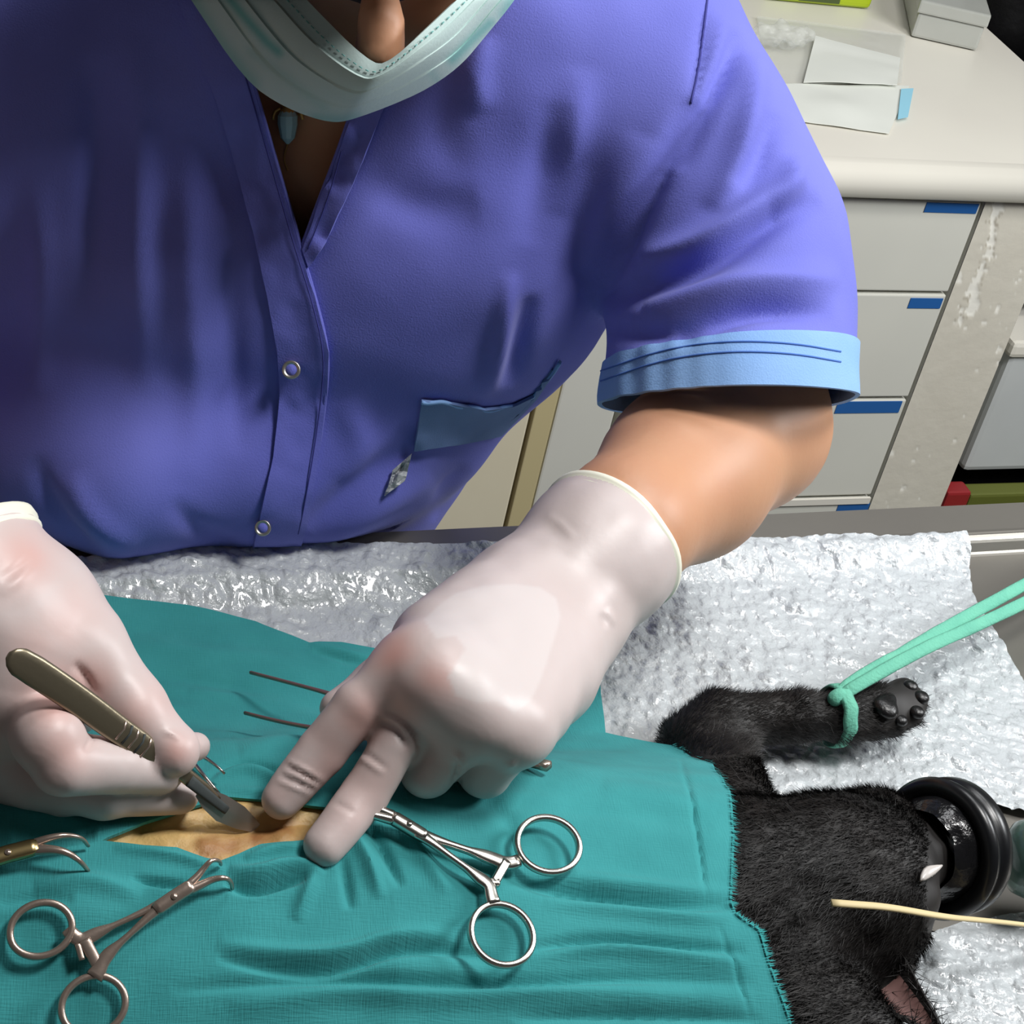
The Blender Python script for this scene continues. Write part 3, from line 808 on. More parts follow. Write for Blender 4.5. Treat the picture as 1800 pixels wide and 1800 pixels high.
# ------------------------------------------------------------------ cloths over the cat
def cloth(name, sides, n, m, off, folds, label, seed, edge_lift=None, mt=None, wob=1.0):
    P = coons(*sides, n, m)
    W = hit(P[..., 0], P[..., 1], off)
    if edge_lift is not None: W[..., 2] += edge_lift(P[..., 0], P[..., 1])
    V = W.reshape(-1, 3)
    s = (V[:, :2] - AX0) @ AXD; d = (V[:, :2] - AX0) @ AXN
    Q = np.stack([s * 14, d * 52, s * 0 + seed], 1)
    wr = noise3(Q, 1.0, seed) * .0011 + noise3(np.stack([s * 34, d * 120, s * 0], 1), 1.0, seed + 1) * .00045 + noise3(np.stack([s * 60, d * 60, s * 0], 1), 1.0, seed + 2) * .0003
    V[:, 2] += wr * wob
    U, Wp = pix(V); D = np.zeros(len(V))
    for pts, amp, wd in folds:
        p = np.asarray(pts, float)
        mk = (U > p[:, 0].min() - 3 * wd) & (U < p[:, 0].max() + 3 * wd) & (Wp > p[:, 1].min() - 3 * wd) & (Wp < p[:, 1].max() + 3 * wd)
        if not mk.any(): continue
        dd, t, sd = seg_dist(U[mk], Wp[mk], smooth_poly(p, 24, 2))
        D[mk] += amp * np.exp(-(dd / wd) ** 2) * np.sin(np.pi * np.clip(t, 0, 1)) ** .7
    V[:, 2] += D
    V[:, 2] = np.maximum(V[:, 2], TZ + .003)
    uv = np.stack([s, d], 1)
    o = mesh(name, V, gridfaces(n, m), mt or MT['drape'], None, True, uv)
    solid(o, .0013, 1)
    tag(o, label, 'cloth')
    return o, V.reshape(n, m, 3)

# shaved skin seen through the gap
sk = coons([(120, 1440), (330, 1385), (480, 1370), (720, 1390)], [(720, 1390), (720, 1480)], [(120, 1530), (400, 1545), (560, 1510), (720, 1480)], [(120, 1440), (120, 1530)], 150, 50)
W = hit(sk[..., 0], sk[..., 1], -.0042)
V = W.reshape(-1, 3); U, Wp = pix(V)
dd, t, sd = seg_dist(U, Wp, [(250, 1462), (350, 1452), (440, 1462), (540, 1448), (620, 1430)])
V[:, 2] += -.0022 * np.exp(-(dd / 12) ** 2) + .0004 * noise3(V, 260, 4) + .0006 * noise3(V, 90, 5)
so = mesh('shaved_belly', V, gridfaces(150, 50), MT['shaved'], cat); so['label'] = 'shaved belly skin stained yellow by antiseptic'
dd, t, sd = seg_dist(U, Wp, [(360, 1500), (400, 1492), (440, 1478), (500, 1462)])
attr(so, 'hairy', np.clip(np.exp(-(dd / 26) ** 2) * .75 + .12 * noise3(V, 300, 2), 0, 1))
solid(so, .002, -1)
k = 1500; q = rng.integers(0, len(V), k); q = q[np.exp(-(dd[q] / 34) ** 2) > rng.random(k)]
Pq = V[q] + rng.normal(0, .0008, (len(q), 3)) * [1, 1, 0]; dirn = np.array([.4, -.75, .35]) + rng.normal(0, .3, (len(q), 3))
S = np.cross(dirn, (0, 0, 1)); S = S / np.linalg.norm(S, axis=1, keepdims=True) * .00009
VV = np.stack([Pq - S, Pq + S, Pq + dirn * .0022], 1).reshape(-1, 3)
mesh('hair_stubble', VV, np.arange(len(VV)).reshape(-1, 3), mat('ginger_stubble', (110, 66, 36), .6), so, False)['kind'] = 'stuff'

slit_lo = [(-200, 1545), (0, 1528), (120, 1490), (183, 1478), (253, 1489), (311, 1489), (362, 1508), (389, 1512), (420, 1500), (459, 1481), (537, 1474), (600, 1447), (655, 1415), (740, 1330), (850, 1285), (955, 1286), (1065, 1292), (1180, 1318)]
slit_up = [(-200, 1580), (0, 1560), (150, 1500), (190, 1474), (253, 1445), (330, 1418), (397, 1396), (459, 1402), (575, 1416), (660, 1424), (800, 1420), (1085, 1400)]
foldsA = [([(230, 1130), (330, 1150), (470, 1160), (600, 1175)], .0022, 16), ([(250, 1180), (380, 1200), (520, 1240), (600, 1250)], -.0022, 14),
          ([(330, 1215), (470, 1225), (580, 1265)], .0020, 13), ([(350, 1380), (400, 1345), (460, 1342), (520, 1370)], -.0035, 7), ([(350, 1370), (400, 1355), (450, 1352), (510, 1385)], .0035, 10),
          ([(420, 1320), (500, 1300), (560, 1290)], .0025, 15), ([(545, 1132), (610, 1150), (670, 1160)], .002, 9), ([(550, 1145), (620, 1164), (670, 1172)], -.0016, 6),
          ([(0, 1400), (60, 1430), (150, 1450)], .003, 18), ([(20, 1470), (90, 1455), (170, 1465)], -.003, 14), ([(380, 1388), (460, 1392), (575, 1407)], .0016, 7)]
oA, VA = cloth('surgical_cloth', ([(-200, 1020), (60, 1030), (185, 1042), (330, 1062), (450, 1090), (545, 1130), (600, 1130), (665, 1140), (850, 1142), (1050, 1150)],
        [(1050, 1150), (1056, 1220), (1068, 1296), (1085, 1400)], slit_up, [(-200, 1020), (-200, 1580)]), 320, 120, .0012, foldsA,
        'teal gauze cloth on the far side of the cut, reaching back to the bubble wrap', 21, None)
foldsB = [([(1290, 1592), (1200, 1592), (1067, 1577), (955, 1560), (880, 1535)], -.0048, 11), ([(1290, 1570), (1200, 1568), (1070, 1552), (960, 1536)], .0028, 14), ([(1290, 1612), (1200, 1612), (1067, 1600), (955, 1585)], .0026, 13),
          ([(930, 1668), (1000, 1655), (1067, 1648), (1200, 1661), (1310, 1672)], -.0042, 10), ([(930, 1690), (1000, 1676), (1067, 1668), (1200, 1682), (1320, 1696)], .0030, 14),
          ([(380, 1683), (490, 1703), (600, 1702), (700, 1662), (800, 1668), (880, 1690)], -.0044, 11), ([(380, 1660), (490, 1680), (600, 1680), (700, 1640), (800, 1646)], .0032, 15),
          ([(230, 1544), (280, 1550), (330, 1556)], -.003, 7), ([(395, 1553), (445, 1565), (500, 1548), (540, 1540)], -.0055, 9), ([(400, 1530), (450, 1538), (510, 1520), (570, 1528)], .0042, 12),
          ([(645, 1445), (680, 1500), (705, 1560)], -.0032, 9), ([(620, 1460), (650, 1520), (670, 1580)], .003, 11), ([(600, 1500), (610, 1550), (615, 1600)], -.0026, 9), ([(690, 1440), (740, 1500), (790, 1570)], .0026, 12), ([(560, 1525), (540, 1570), (520, 1620)], .0026, 12),
          ([(60, 1560), (150, 1545), (250, 1575)], .003, 16), ([(0, 1590), (60, 1575), (130, 1580)], -.002, 12), ([(400, 1770), (600, 1745), (800, 1760), (1000, 1745), (1330, 1762)], .003, 18), ([(300, 1740), (500, 1722), (700, 1720), (900, 1730), (1100, 1715), (1330, 1728)], -.0032, 12),
          ([(200, 1490), (300, 1503), (362, 1522), (400, 1530)], .0022, 9), ([(430, 1510), (480, 1492), (540, 1490)], .0022, 9), ([(1060, 1380), (1160, 1400), (1260, 1420)], .0016, 20), ([(780, 1420), (900, 1410), (1100, 1430), (1250, 1450)], -.0014, 14),
          ([(850, 1400), (900, 1440), (900, 1500)], -.0015, 16), ([(900, 1790), (1100, 1780), (1340, 1792)], -.003, 10),
          ([(1195, 1330), (1215, 1400), (1232, 1500), (1240, 1580)], -.0013, 4), ([(1262, 1625), (1290, 1690), (1320, 1790)], -.0010, 4)]
rightB = [(1180, 1318), (1250, 1350), (1280, 1400), (1287, 1480), (1283, 1590), (1290, 1615), (1330, 1650), (1345, 1700), (1385, 1800), (1420, 1900), (1450, 2100)]
def liftB(u, v):
    d, t, sd = seg_dist(u.ravel(), v.ravel(), rightB)
    e = np.clip((u - 1000) / 250, 0, 1)
    return .003 * e
oB, VB = cloth('surgical_cloth', (slit_lo, rightB, [(-200, 2180), (600, 2160), (1450, 2100)], [(-200, 1545), (-200, 2180)]), 360, 215, .0038, foldsB,
        'teal gauze cloth nearest the camera with a frayed edge by the cat', 33, liftB)
# frayed edge of the near cloth, along its right side
E_ = VB[-1]; k = 620
i = rng.integers(0, len(E_) - 1, k); f = rng.random(k)[:, None]
Pf = E_[i] * (1 - f) + E_[i + 1] * f
tg = E_[i + 1] - E_[i]; tg /= np.linalg.norm(tg, axis=1, keepdims=True)
outd = np.cross(tg, (0, 0, 1)); outd /= np.linalg.norm(outd, axis=1, keepdims=True)
if (outd[:, 0].mean()) < 0: outd = -outd
L = rng.uniform(.0008, .0022, k)[:, None]
tip = Pf + outd * L + rng.normal(0, .0005, (k, 3)) + np.array([0, 0, -.0006])
VV = np.stack([Pf - tg * .00022 - outd * .001, Pf + tg * .00022 - outd * .001, tip], 1).reshape(-1, 3) + np.array([0, 0, .0009])
mesh('fringe', VV, np.arange(len(VV)).reshape(-1, 3), MT['fringe'], oB, False)['kind'] = 'stuff'
# stitched hem line
def stitchline(name, pix_pts, parent, m, off=.0016, r=.00032, surf=None, n=60):
    P = smooth_poly(pix_pts, n, 2)
    bv = BVHTree.FromObject(parent, bpy.context.evaluated_depsgraph_get()) if surf is None else surf
    out = []
    for u, v in P:
        d = Vector(ray(u, v)).normalized()
        h = bv.ray_cast(Vector(CAM), d)
        if h[0] is not None: out.append(np.array(h[0] - d * .0004))
    if len(out) > 3:
        V, Fc = sweep(out, r, r, (0, -.6, .8), 5)
        return mesh(name, V, Fc, m, parent)
# ------------------------------------------------------------------ instruments
def ell(cx, cy, a, b, ang, n=44):
    t = np.linspace(0, 2 * math.pi, n, endpoint=False); c, s = math.cos(math.radians(ang)), math.sin(math.radians(ang))
    x = a * np.cos(t); y = b * np.sin(t)
    return np.stack([cx + x * c - y * s, cy + x * s + y * c], 1)
class Plane:
    """the flat of an instrument, through three points resting over the cloth; pixels are read onto it."""
    def __init__(s, pts):
        p = [at(u, v, z) for u, v, z in pts]
        s.p0 = p[0]; s.n = nrm(np.cross(p[1] - p[0], p[2] - p[0])); s.n = s.n if s.n[2] > 0 else -s.n
    def __call__(s, pts, dz=0.0):
        a = np.asarray(pts, float)
        P = plane3(a[:, 0], a[:, 1], s.p0, s.n)
        lift = a[:, 2:3] if a.shape[1] > 2 else 0.0
        return P + s.n * (dz + lift)
def hz(u, v, off):                      # height of the cloth under a pixel, plus a little
    return float(hit(float(u), float(v), off)[2])
def clamp(label, pl, rings, shanks, ratchets, boxj, jaws, m, th=.0017, rw=.0011, wide=.0017, m2=None):
    t = empty('towel_clamp', pl([boxj[0]])[0], label, 'clamp')
    for r in rings:
        V, Fc = sweep_closed(pl(ell(*r)), rw, th * .75, pl.n, 10, 2.6); mesh('finger_ring', V, Fc, m, t)
    for k, (pts, w_) in enumerate(shanks):
        P = pl(smooth_poly(pts, 26), .0004 * (1 if k else -1)); V, Fc = sweep(P, np.interp(np.linspace(0, 1, 26), np.linspace(0, 1, len(w_)), w_), th * .72, pl.n, 12, True, 2.8); mesh('shank', V, Fc, m, t)
    for pts, w_ in ratchets:
        V, Fc = sweep(pl(poly_at(pts, 10)), w_, th * .8, pl.n, 10, True, 4); mesh('ratchet', V, Fc, m, t)
    V, Fc = sweep(pl(poly_at(boxj, 10)), np.r_[.8, np.ones(8), .8] * wide, th * 1.15, pl.n, 12, True, 4); mesh('box_joint', V, Fc, m2 or m, t)
    for pts, w_ in jaws:
        P = pl(smooth_poly(pts, 24)); V, Fc = sweep(P, np.linspace(w_, w_ * .35, 24), np.linspace(th, th * .35, 24), pl.n, 10, True, 2.4); mesh('jaw', V, Fc, m, t)
    V, Fc = lathe([(0, .0001), (0, .0011), (.0005, .0009), (.0006, .0001)], pl([np.mean(np.asarray(boxj)[:, :2], 0)])[0] + pl.n * th * 1.1, pl.n, 16); mesh('screw', V, Fc, m, t)
    return t
# the bright clamp at the end of the fingers
pl = Plane([(965, 1486, hz(965, 1486, .0095)), (882, 1643, hz(882, 1643, .0095)), (690, 1440, hz(690, 1440, .0105))])
clamp('bright steel towel clamp under the fingertips of the gloved hand', pl,
      [(963.5, 1485.5, 56, 47, 22), (882, 1643, 58, 50, 42)],
      [([(912, 1512), (900, 1516), (884, 1516), (868, 1508), (820, 1493), (769, 1476), (735, 1462)], [.0022, .0024, .0022, .0012, .0012, .0016, .0019]),
       ([(868, 1590), (862, 1575), (860, 1556), (843, 1545), (815, 1524), (785, 1503), (755, 1479), (730, 1464)], [.0026, .0022, .0022, .0012, .0011, .0012, .0016, .0019])],
      [([(890, 1515), (868, 1553)], .0017), ([(876, 1552), (850, 1552)], .0014)],
      [(748, 1472), (712, 1450), (688, 1436)],
      [([(690, 1434), (660, 1420), (622, 1405), (600, 1402, -.004)], .0017), ([(690, 1441), (655, 1432), (610, 1424), (590, 1424, -.004)], .0017)], MT['chrome'], .0018, .00115, .0021)
# the clamp in the near left corner
pl = Plane([(71, 1636, hz(71, 1636, .009)), (164, 1767, hz(164, 1767, .009)), (370, 1540, hz(370, 1540, .011))])
clamp('dull steel towel clamp with both rings in the near corner of the cloth', pl,
      [(72, 1634, 56, 46, -22), (164, 1767, 58, 50, -28)],
      [([(118, 1632), (128, 1644), (144, 1655), (164, 1643), (215, 1620), (267, 1596), (285, 1586)], [.0022, .0023, .0020, .0010, .0010, .0012, .0016]),
       ([(165, 1718), (174, 1705), (179, 1692), (194, 1673), (220, 1650), (244, 1628), (268, 1606), (285, 1592)], [.0028, .0022, .0020, .0012, .0010, .0012, .0014, .0018])],
      [([(148, 1652), (172, 1698)], .0019), ([(136, 1660), (144, 1688)], .0010)],
      [(272, 1600), (305, 1577), (338, 1556)],
      [([(334, 1553), (346, 1542), (358, 1527), (371, 1512, .001), (388, 1511, -.002), (392, 1514, -.006)], .0014),
       ([(334, 1564), (352, 1556), (372, 1546), (395, 1543, .001), (408, 1548, -.002), (413, 1556, -.007)], .0016)], MT['dullsteel'], .0017, .00115, .0022)
# the clamp cut by the picture's left edge
pl = Plane([(-60, 1530, hz(0, 1510, .010)), (70, 1489, hz(70, 1489, .0125)), (20, 1580, hz(20, 1560, .010))])
clamp('golden-tinted towel clamp whose jaws pinch the cloth at the narrow end of the cut', pl,
      [(-330, 1540, 56, 46, -22), (-262, 1690, 58, 50, -28)],
      [([(-282, 1545), (-262, 1560), (-235, 1556), (-150, 1545), (-80, 1528), (-30, 1513)], [.0022, .0022, .0014, .0012, .0014, .0018]),
       ([(-255, 1645), (-245, 1622), (-210, 1592), (-140, 1560), (-80, 1536), (-30, 1516)], [.0024, .0020, .0012, .0012, .0014, .0018])],
      [([(-258, 1562), (-238, 1605)], .0019)],
      [(-40, 1518), (15, 1501), (66, 1488)],
      [([(60, 1483), (85, 1476, .001), (115, 1470, .001), (145, 1468, -.002), (156, 1472, -.007)], .0014),
       ([(60, 1494), (90, 1495, .001), (118, 1500, .001), (142, 1512, -.001), (156, 1518, -.006)], .0017)], MT['dullsteel'], .0018, .00115, .0026, MT['brass'])
# the clamp almost hidden beneath the scalpel hand
pl = Plane([(362, 1366, hz(362, 1366, .008)), (90, 1140, hz(90, 1140, .004)), (70, 1230, hz(70, 1230, .004))])
clamp('towel clamp with only curved jaw tips showing beyond the thumb', pl,
      [(70, 1205, 46, 40, 30), (120, 1130, 46, 40, 30)],
      [([(112, 1222), (140, 1228), (190, 1250), (240, 1272)], [.002, .0012, .0012, .0016]), ([(150, 1160), (165, 1185), (205, 1225), (245, 1268)], [.002, .0012, .0012, .0016])],
      [([(130, 1225), (152, 1190)], .0016)],
      [(240, 1270), (268, 1286), (290, 1300)],
      [([(288, 1302), (318, 1322, .0015), (345, 1345, .0025), (360, 1366, 0), (364, 1376, -.006)], .0016), ([(292, 1297), (325, 1312, .001), (350, 1326, .001), (370, 1336, -.003), (374, 1341, -.006)], .0013)], MT['chrome'], .0016)

# thumb forceps under the palm
pl = Plane([(440, 1182, hz(440, 1182, .012)), (430, 1253, hz(430, 1253, .0115)), (960, 1345, hz(960, 1345, .0085))])
fo = empty('tissue_forceps', pl([(700, 1270)])[0], 'steel tissue forceps with two thin prongs lying under the palm', 'forceps')
for pts in ([(440, 1182), (520, 1203), (590, 1222), (700, 1262), (850, 1318), (958, 1344)], [(430, 1253), (480, 1266), (545, 1279), (700, 1300), (850, 1326), (958, 1347)]):
    P = pl(smooth_poly(pts, 40)); V, Fc = sweep(P, np.interp(np.linspace(0, 1, 40), [0, .2, .45, .7, 1], [.0006, .0008, .0020, .0024, .0014]), .0007, pl.n, 12, True, 3); mesh('prong', V, Fc, MT['warmsteel'], fo)
V, Fc = sweep(pl([(935, 1339), (950, 1343), (964, 1347)]), .0021, .0016, pl.n, 10, True, 4); mesh('joined_end', V, Fc, MT['dullsteel'], fo)

# scalpel
ZS0, ZS1 = 1.056, .9795
S0, S1 = at(20, 1158, ZS0), at(465, 1463, ZS1)
sdir = nrm(S1 - S0)
face = nrm(CAM - (S0 + S1) / 2); face = nrm(face - sdir * (face @ sdir)); face = nrm(face + np.array([.12, 0, .1])); face = nrm(face - sdir * (face @ sdir))
SPL = Plane([(20, 1158, ZS0), (465, 1463, ZS1), (100, 1100, ZS0)]); SPL.p0 = S0; SPL.n = face
sc = empty('scalpel', S1, 'steel scalpel with a flat handle pinched between gloved thumb and forefinger', 'scalpel')
P = SPL(smooth_poly([(14, 1152), (60, 1178), (140, 1232), (215, 1288), (262, 1318), (300, 1342), (345, 1378), (382, 1408)], 60))
ws = np.interp(np.linspace(0, 1, 60), [0, .02, .05, .12, .45, .62, .70, .80, .95, 1], [.0012, .0034, .0044, .0047, .0045, .0041, .0030, .0026, .0024, .0016])
V, Fc = sweep(P, ws, np.interp(np.linspace(0, 1, 60), [0, .05, .6, .8, 1], [.0006, .0013, .0015, .0013, .0008]), face, 14, True, 3.2)
mesh('handle', V, Fc, MT['darksteel'], sc)
for k in range(5):
    u, v = 207 + k * 11, 1283 + k * 7.6
    V, Fc = sweep(SPL([(u + 11, v - 17), (u + 7, v - 3), (u - 8, v + 15)], .0014), .00045, .00035, face, 6); mesh('grip_groove', V, Fc, MT['gap'] if k % 2 else MT['dullsteel'], sc)
V, Fc = sweep(SPL(poly_at([(330, 1371), (395, 1423)], 10), .0011), np.linspace(.0020, .0014, 10), .0007, face, 10, True, 3); mesh('blade_mount', V, Fc, MT['gap'], sc)
bl = [(352, 1382), (372, 1388), (398, 1398), (430, 1418), (450, 1440), (466, 1463), (440, 1462), (415, 1457), (380, 1443), (356, 1420), (344, 1400)]
B = SPL(bl); n = len(bl)
c = B.mean(0)
V = [b + face * .00012 for b in B] + [b - face * .00012 for b in B] + [c + face * .00035, c - face * .00035]
Fc = [(i, (i + 1) % n, 2 * n) for i in range(n)] + [((i + 1) % n + n, i + n, 2 * n + 1) for i in range(n)] + [(i, i + n, (i + 1) % n + n, (i + 1) % n) for i in range(n)]
mesh('blade', V, Fc, MT['steel'], sc, False)
# ------------------------------------------------------------------ the person
pw0 = atd(560, 930, 1.02)
HIP = np.array([pw0[0], pw0[1], 0.0]); dlt = (HIP - TB0) @ TY
HIP = HIP + TY * max(0, .16 - dlt) - TX * .075
person = empty('person', (HIP[0], HIP[1], FLOOR), 'person in a blue-violet scrub top, face mask and white gloves bending over the cat', 'person')
def D(u, v, d): return atd(float(u), float(v), float(d) * float(bend(v)))   # joints of the bowed body
class Bowed(Body):                                                          # its limbs keep their proportions
    def limb(s, pts, rad, k=0.006, flat=None): return super().limb(pts, [r * float(bend(pix(q)[1])) for q, r in zip(pts, rad)], k, flat)
    def ball(s, c, r, k=0.006, flat=None): return super().ball(c, r * float(bend(pix(c)[1])), k, flat)
# --- skin: head, neck, chest and both arms, one surface
sk = Bowed()
sk.limb([D(560, 900, .99), D(560, 560, .955), D(540, 330, .925)], [.055, .066, .062], .04)
sk.limb([D(250, 860, .99), D(280, 450, .955)], [.055, .066], .04)
sk.limb([D(740, 500, .96), D(800, 200, .96)], [.055, .05], .04)
sk.limb([D(520, 470, .915), D(540, 250, .912), D(600, 80, .925)], [.045, .047, .036], .03)
sk.limb([D(600, 130, .935), D(640, -60, .90)], [.042, .046], .03)
sk.limb([D(1120, 130, .935), D(860, 60, .95), D(640, 40, .94), D(380, 60, .95), D(60, 130, .94)], [.042, .045, .05, .045, .042], .03)
sk.limb([D(1130, 130, .93), D(1285, 460, .865), D(1288, 735, .818)], [.042, .040, .0375], .02)
sk.limb([D(1288, 735, .818), D(1205, 835, .775), D(1095, 927, .724), D(1040, 985, .7125), D(985, 1040, .70)], [.0375, .0345, .0255, .0225, .018], .010)
sk.ball(D(1330, 760, .815), .0265, .02)
sk.limb([D(60, 130, .93), D(-330, 480, .85), D(-420, 760, .78)], [.042, .040, .038], .02)
sk.limb([D(-420, 760, .78), D(-230, 900, .66), D(-75, 1010, .585)], [.038, .034, .022], .012)
# head, bowed
sk.ball(D(655, -275, .818), .077, .02).limb([D(655, -150, .865), D(628, 40, .848)], [.060, .033], .03)
sk.ball(D(606, 135, .812), .017, .02)
sk.limb([D(664, -90, .785), D(670, 40, .772), D(668, 90, .764)], [.0070, .0078, .0092], .008)
sk.ball(D(648, 84, .775), .006, .006).ball(D(689, 84, .775), .006, .006)
sk.ball(D(565, 0, .832), .024, .02).ball(D(762, -5, .832), .024, .02)
sk.limb([D(550, -140, .775), D(660, -145, .756), D(775, -145, .775)], [.013, .014, .013], .012)
sk.limb([D(380, -140, .885), D(390, -70, .88)], [.010, .007], .006, (RT, .5)).limb([D(925, -150, .885), D(915, -80, .88)], [.010, .007], .006, (RT, .5))
V, Fc = sk.net(.0032)
V = relax(V, Fc, 2)
body_o = mesh('body', V, Fc, MT['skin'], person)
BV = BVHTree.FromPolygons([Vector(p) for p in V], [tuple(map(int, f)) for f in Fc])
for u in (600, 738):
    V, Fc = Bowed().ball(D(u, -85, .815), .0105, .002).net(.0012); mesh('eye', V, Fc, MT['eye'], body_o)
hb = Bowed().ball(D(655, -325, .812), .086, .02).limb([D(640, -280, .90), D(640, -120, .96)], [.075, .05], .03).limb([D(520, -240, .748), D(660, -240, .724), D(800, -240, .748)], [.022, .024, .022], .02)
for eb in ([D(560, -134, .762), D(630, -132, .746)], [D(695, -132, .746), D(768, -136, .762)]): hb.limb(eb, [.003, .003], .002)
V, Fc = hb.net(.004); V = V + vnormals(V, Fc) * (.0015 * noise3(V, 90, 3))[:, None]
mesh('hair', V, Fc, MT['hair'], person)

# --- scrub top
sb = Bowed()
T_ = lambda a_, b_, z_: TB0 * [1, 1, 0] + TX * a_ + TY * b_ + np.array([0, 0, z_])
sb.limb([T_(-.072, .10, .80), D(518, 760, .955), D(600, 560, .945), D(768, 370, .94), D(900, 200, .93)], [.072, .073, .080, .086, .078], .05)
sb.limb([T_(-.155, .125, .80), T_(-.155, .115, .93), D(150, 420, .945), D(140, 180, .935)], [.070, .066, .092, .080], .05)
sb.limb([T_(-.115, .12, .80), T_(-.11, .10, .935), D(470, 420, .93), D(540, 180, .945)], [.082, .080, .090, .072], .05)
sb.limb([T_(-.215, .075, .940), T_(-.195, .024, .9375), T_(-.165, .006, .9365), T_(-.10, .010, .9365), T_(-.056, .016, .938), T_(-.030, .034, .938), T_(-.030, .075, .92)], [.022, .0275, .0305, .0300, .0290, .026, .026], .03)
sb.ball(D(760, 400, .905), .066, .06).ball(D(240, 440, .915), .066, .06)
sb.limb([D(1095, 105, .932), D(820, 0, .93), D(700, 60, .935), D(640, -40, .935), D(560, 60, .935), D(420, 0, .93), D(30, 60, .93)], [.057, .062, .058, .058, .058, .062, .062], .04)
SL = [(1098, 112, .925, .0585), (1188, 270, .892, .0550), (1272, 420, .86, .0515), (1282, 560, .833, .0488), (1276, 700, .803, .0490), (1268, 860, .775, .0490)]
sb.limb([D(*q[:3]) for q in SL], [q[3] for q in SL], .018)
SLL = [(60, 112, .925, .061), (-160, 270, .892, .0565), (-330, 480, .85, .0500), (-370, 640, .81, .048)]
sb.limb([D(*q[:3]) for q in SLL], [q[3] for q in SLL], .03)
V, Fc = sb.net(.0028)
V = relax(V, Fc, 3); N = vnormals(V, Fc)
V = V + N * (.0016 * noise3(V, 16, 5) + .0007 * noise3(V, 42, 6))[:, None]
rid = [  # sleeve
       ([(1050, 528), (1130, 503), (1200, 480), (1283, 445), (1360, 388), (1440, 348)], -.0095, 23), ([(1120, 460), (1210, 440), (1280, 400), (1345, 350), (1410, 305)], .0085, 24),
       ([(1180, 590), (1240, 572), (1333, 540), (1466, 553)], -.0085, 19), ([(1130, 545), (1230, 520), (1330, 492), (1480, 490)], .0075, 24), ([(1060, 580), (1140, 585), (1230, 590)], -.004, 18),
       ([(1300, 55), (1272, 130), (1232, 210), (1190, 300)], -.0065, 17), ([(1330, 90), (1318, 200), (1300, 290), (1250, 370)], .0065, 24), ([(1360, 200), (1322, 300), (1290, 330)], -.0035, 18),
       ([(1400, 270), (1390, 330), (1360, 370)], .004, 22), ([(1270, 20), (1262, 100), (1225, 190)], .003, 14),
       # armhole and chest
       ([(1222, 175), (1165, 300), (1100, 420), (1040, 545)], -.0075, 20), ([(1130, 240), (1080, 350), (1020, 480)], .004, 34), ([(1240, 0), (1232, 80), (1215, 178)], -.0018, 7),
       ([(900, 480), (885, 560), (868, 650), (850, 700)], .0055, 16), ([(935, 520), (915, 610), (895, 680)], -.0050, 17), ([(640, 300), (720, 370), (840, 360)], -.003, 40), ([(850, 60), (830, 130), (845, 200)], .0035, 26), ([(780, 100), (770, 200), (800, 320)], -.002, 34),
       ([(980, 180), (960, 300), (930, 430)], -.003, 30), ([(1020, 120), (1005, 250), (985, 380)], .003, 30),
       ([(230, 60), (250, 250), (240, 480), (260, 700)], .0035, 26), ([(160, 100), (170, 320), (150, 560)], -.0035, 26), ([(330, 250), (330, 480), (350, 700), (330, 850)], .003, 28), ([(400, 400), (410, 600), (420, 800)], -.0025, 20), ([(60, 300), (80, 500), (60, 700)], .003, 26),
       # belly
       ([(740, 780), (680, 810), (620, 860), (540, 930)], -.0045, 22), ([(760, 840), (690, 880), (600, 930), (520, 960)], .0045, 22), ([(600, 700), (640, 780), (600, 850)], .003, 28),
       ([(60, 800), (90, 900), (180, 985)], -.004, 16), ([(120, 830), (150, 910), (240, 970)], .0035, 22), ([(300, 880), (340, 930), (420, 960)], -.0025, 18), ([(820, 820), (780, 870), (770, 920)], -.004, 16)]
V = ridge(V, N, rid)
# where the belly hangs over the table it rests on it
q = V - TB0; over = ((q @ TY) < .0) & (V[:, 2] > TZ - .02)
V[over, 2] = np.maximum(V[over, 2], TZ + .0065)
me = bpy.data.meshes.new('scrub_top'); me.from_pydata(V.tolist(), [], np.asarray(Fc).tolist()); me.update()
bm = bmesh.new(); bm.from_mesh(me)
camv = Vector(CAM)
def fpix(f):
    u, v = pix(np.array(f.calc_center_median())); return float(u), float(v)
def cut(p, q, r, sel, drop=None):
    """cuts the selected faces along the plane p, q, r; drop = remove chosen faces on its positive side."""
    p, q, r = Vector(p), Vector(q), Vector(r); n = (q - p).cross(r - p).normalized()
    fs = [f for f in bm.faces if sel(f)]
    ge = set(fs)
    for f in fs: ge.update(f.edges); ge.update(f.verts)
    bmesh.ops.bisect_plane(bm, geom=list(ge), plane_co=p, plane_no=n, dist=1e-6)
    bm.faces.ensure_lookup_table(); return p, n
front = lambda f: f.normal.dot(camv - f.calc_center_median()) > -.002
# neck opening: two cuts meeting at the bottom of the V
lv = ([455, 170], [531, 432]); rv = ([613, 208], [527, 432])
selV = lambda f: front(f) and 300 < fpix(f)[0] < 800 and fpix(f)[1] < 520
p1, n1 = cut(D(*lv[0], .84), D(*lv[1], .84), CAM, selV)
p2, n2 = cut(D(*rv[0], .84), D(*rv[1], .84), CAM, selV)
mid = Vector(D(540, 260, .84))
s1 = (mid - p1).dot(n1) > 0; s2 = (mid - p2).dot(n2) > 0
def inV(f):
    c = f.calc_center_median()
    return (((c - p1).dot(n1) > 0) == s1) and (((c - p2).dot(n2) > 0) == s2) and fpix(f)[1] < 436 and (c - camv).dot(Vector(FW)) < .86
bmesh.ops.delete(bm, geom=[f for f in bm.faces if inV(f)], context='FACES')
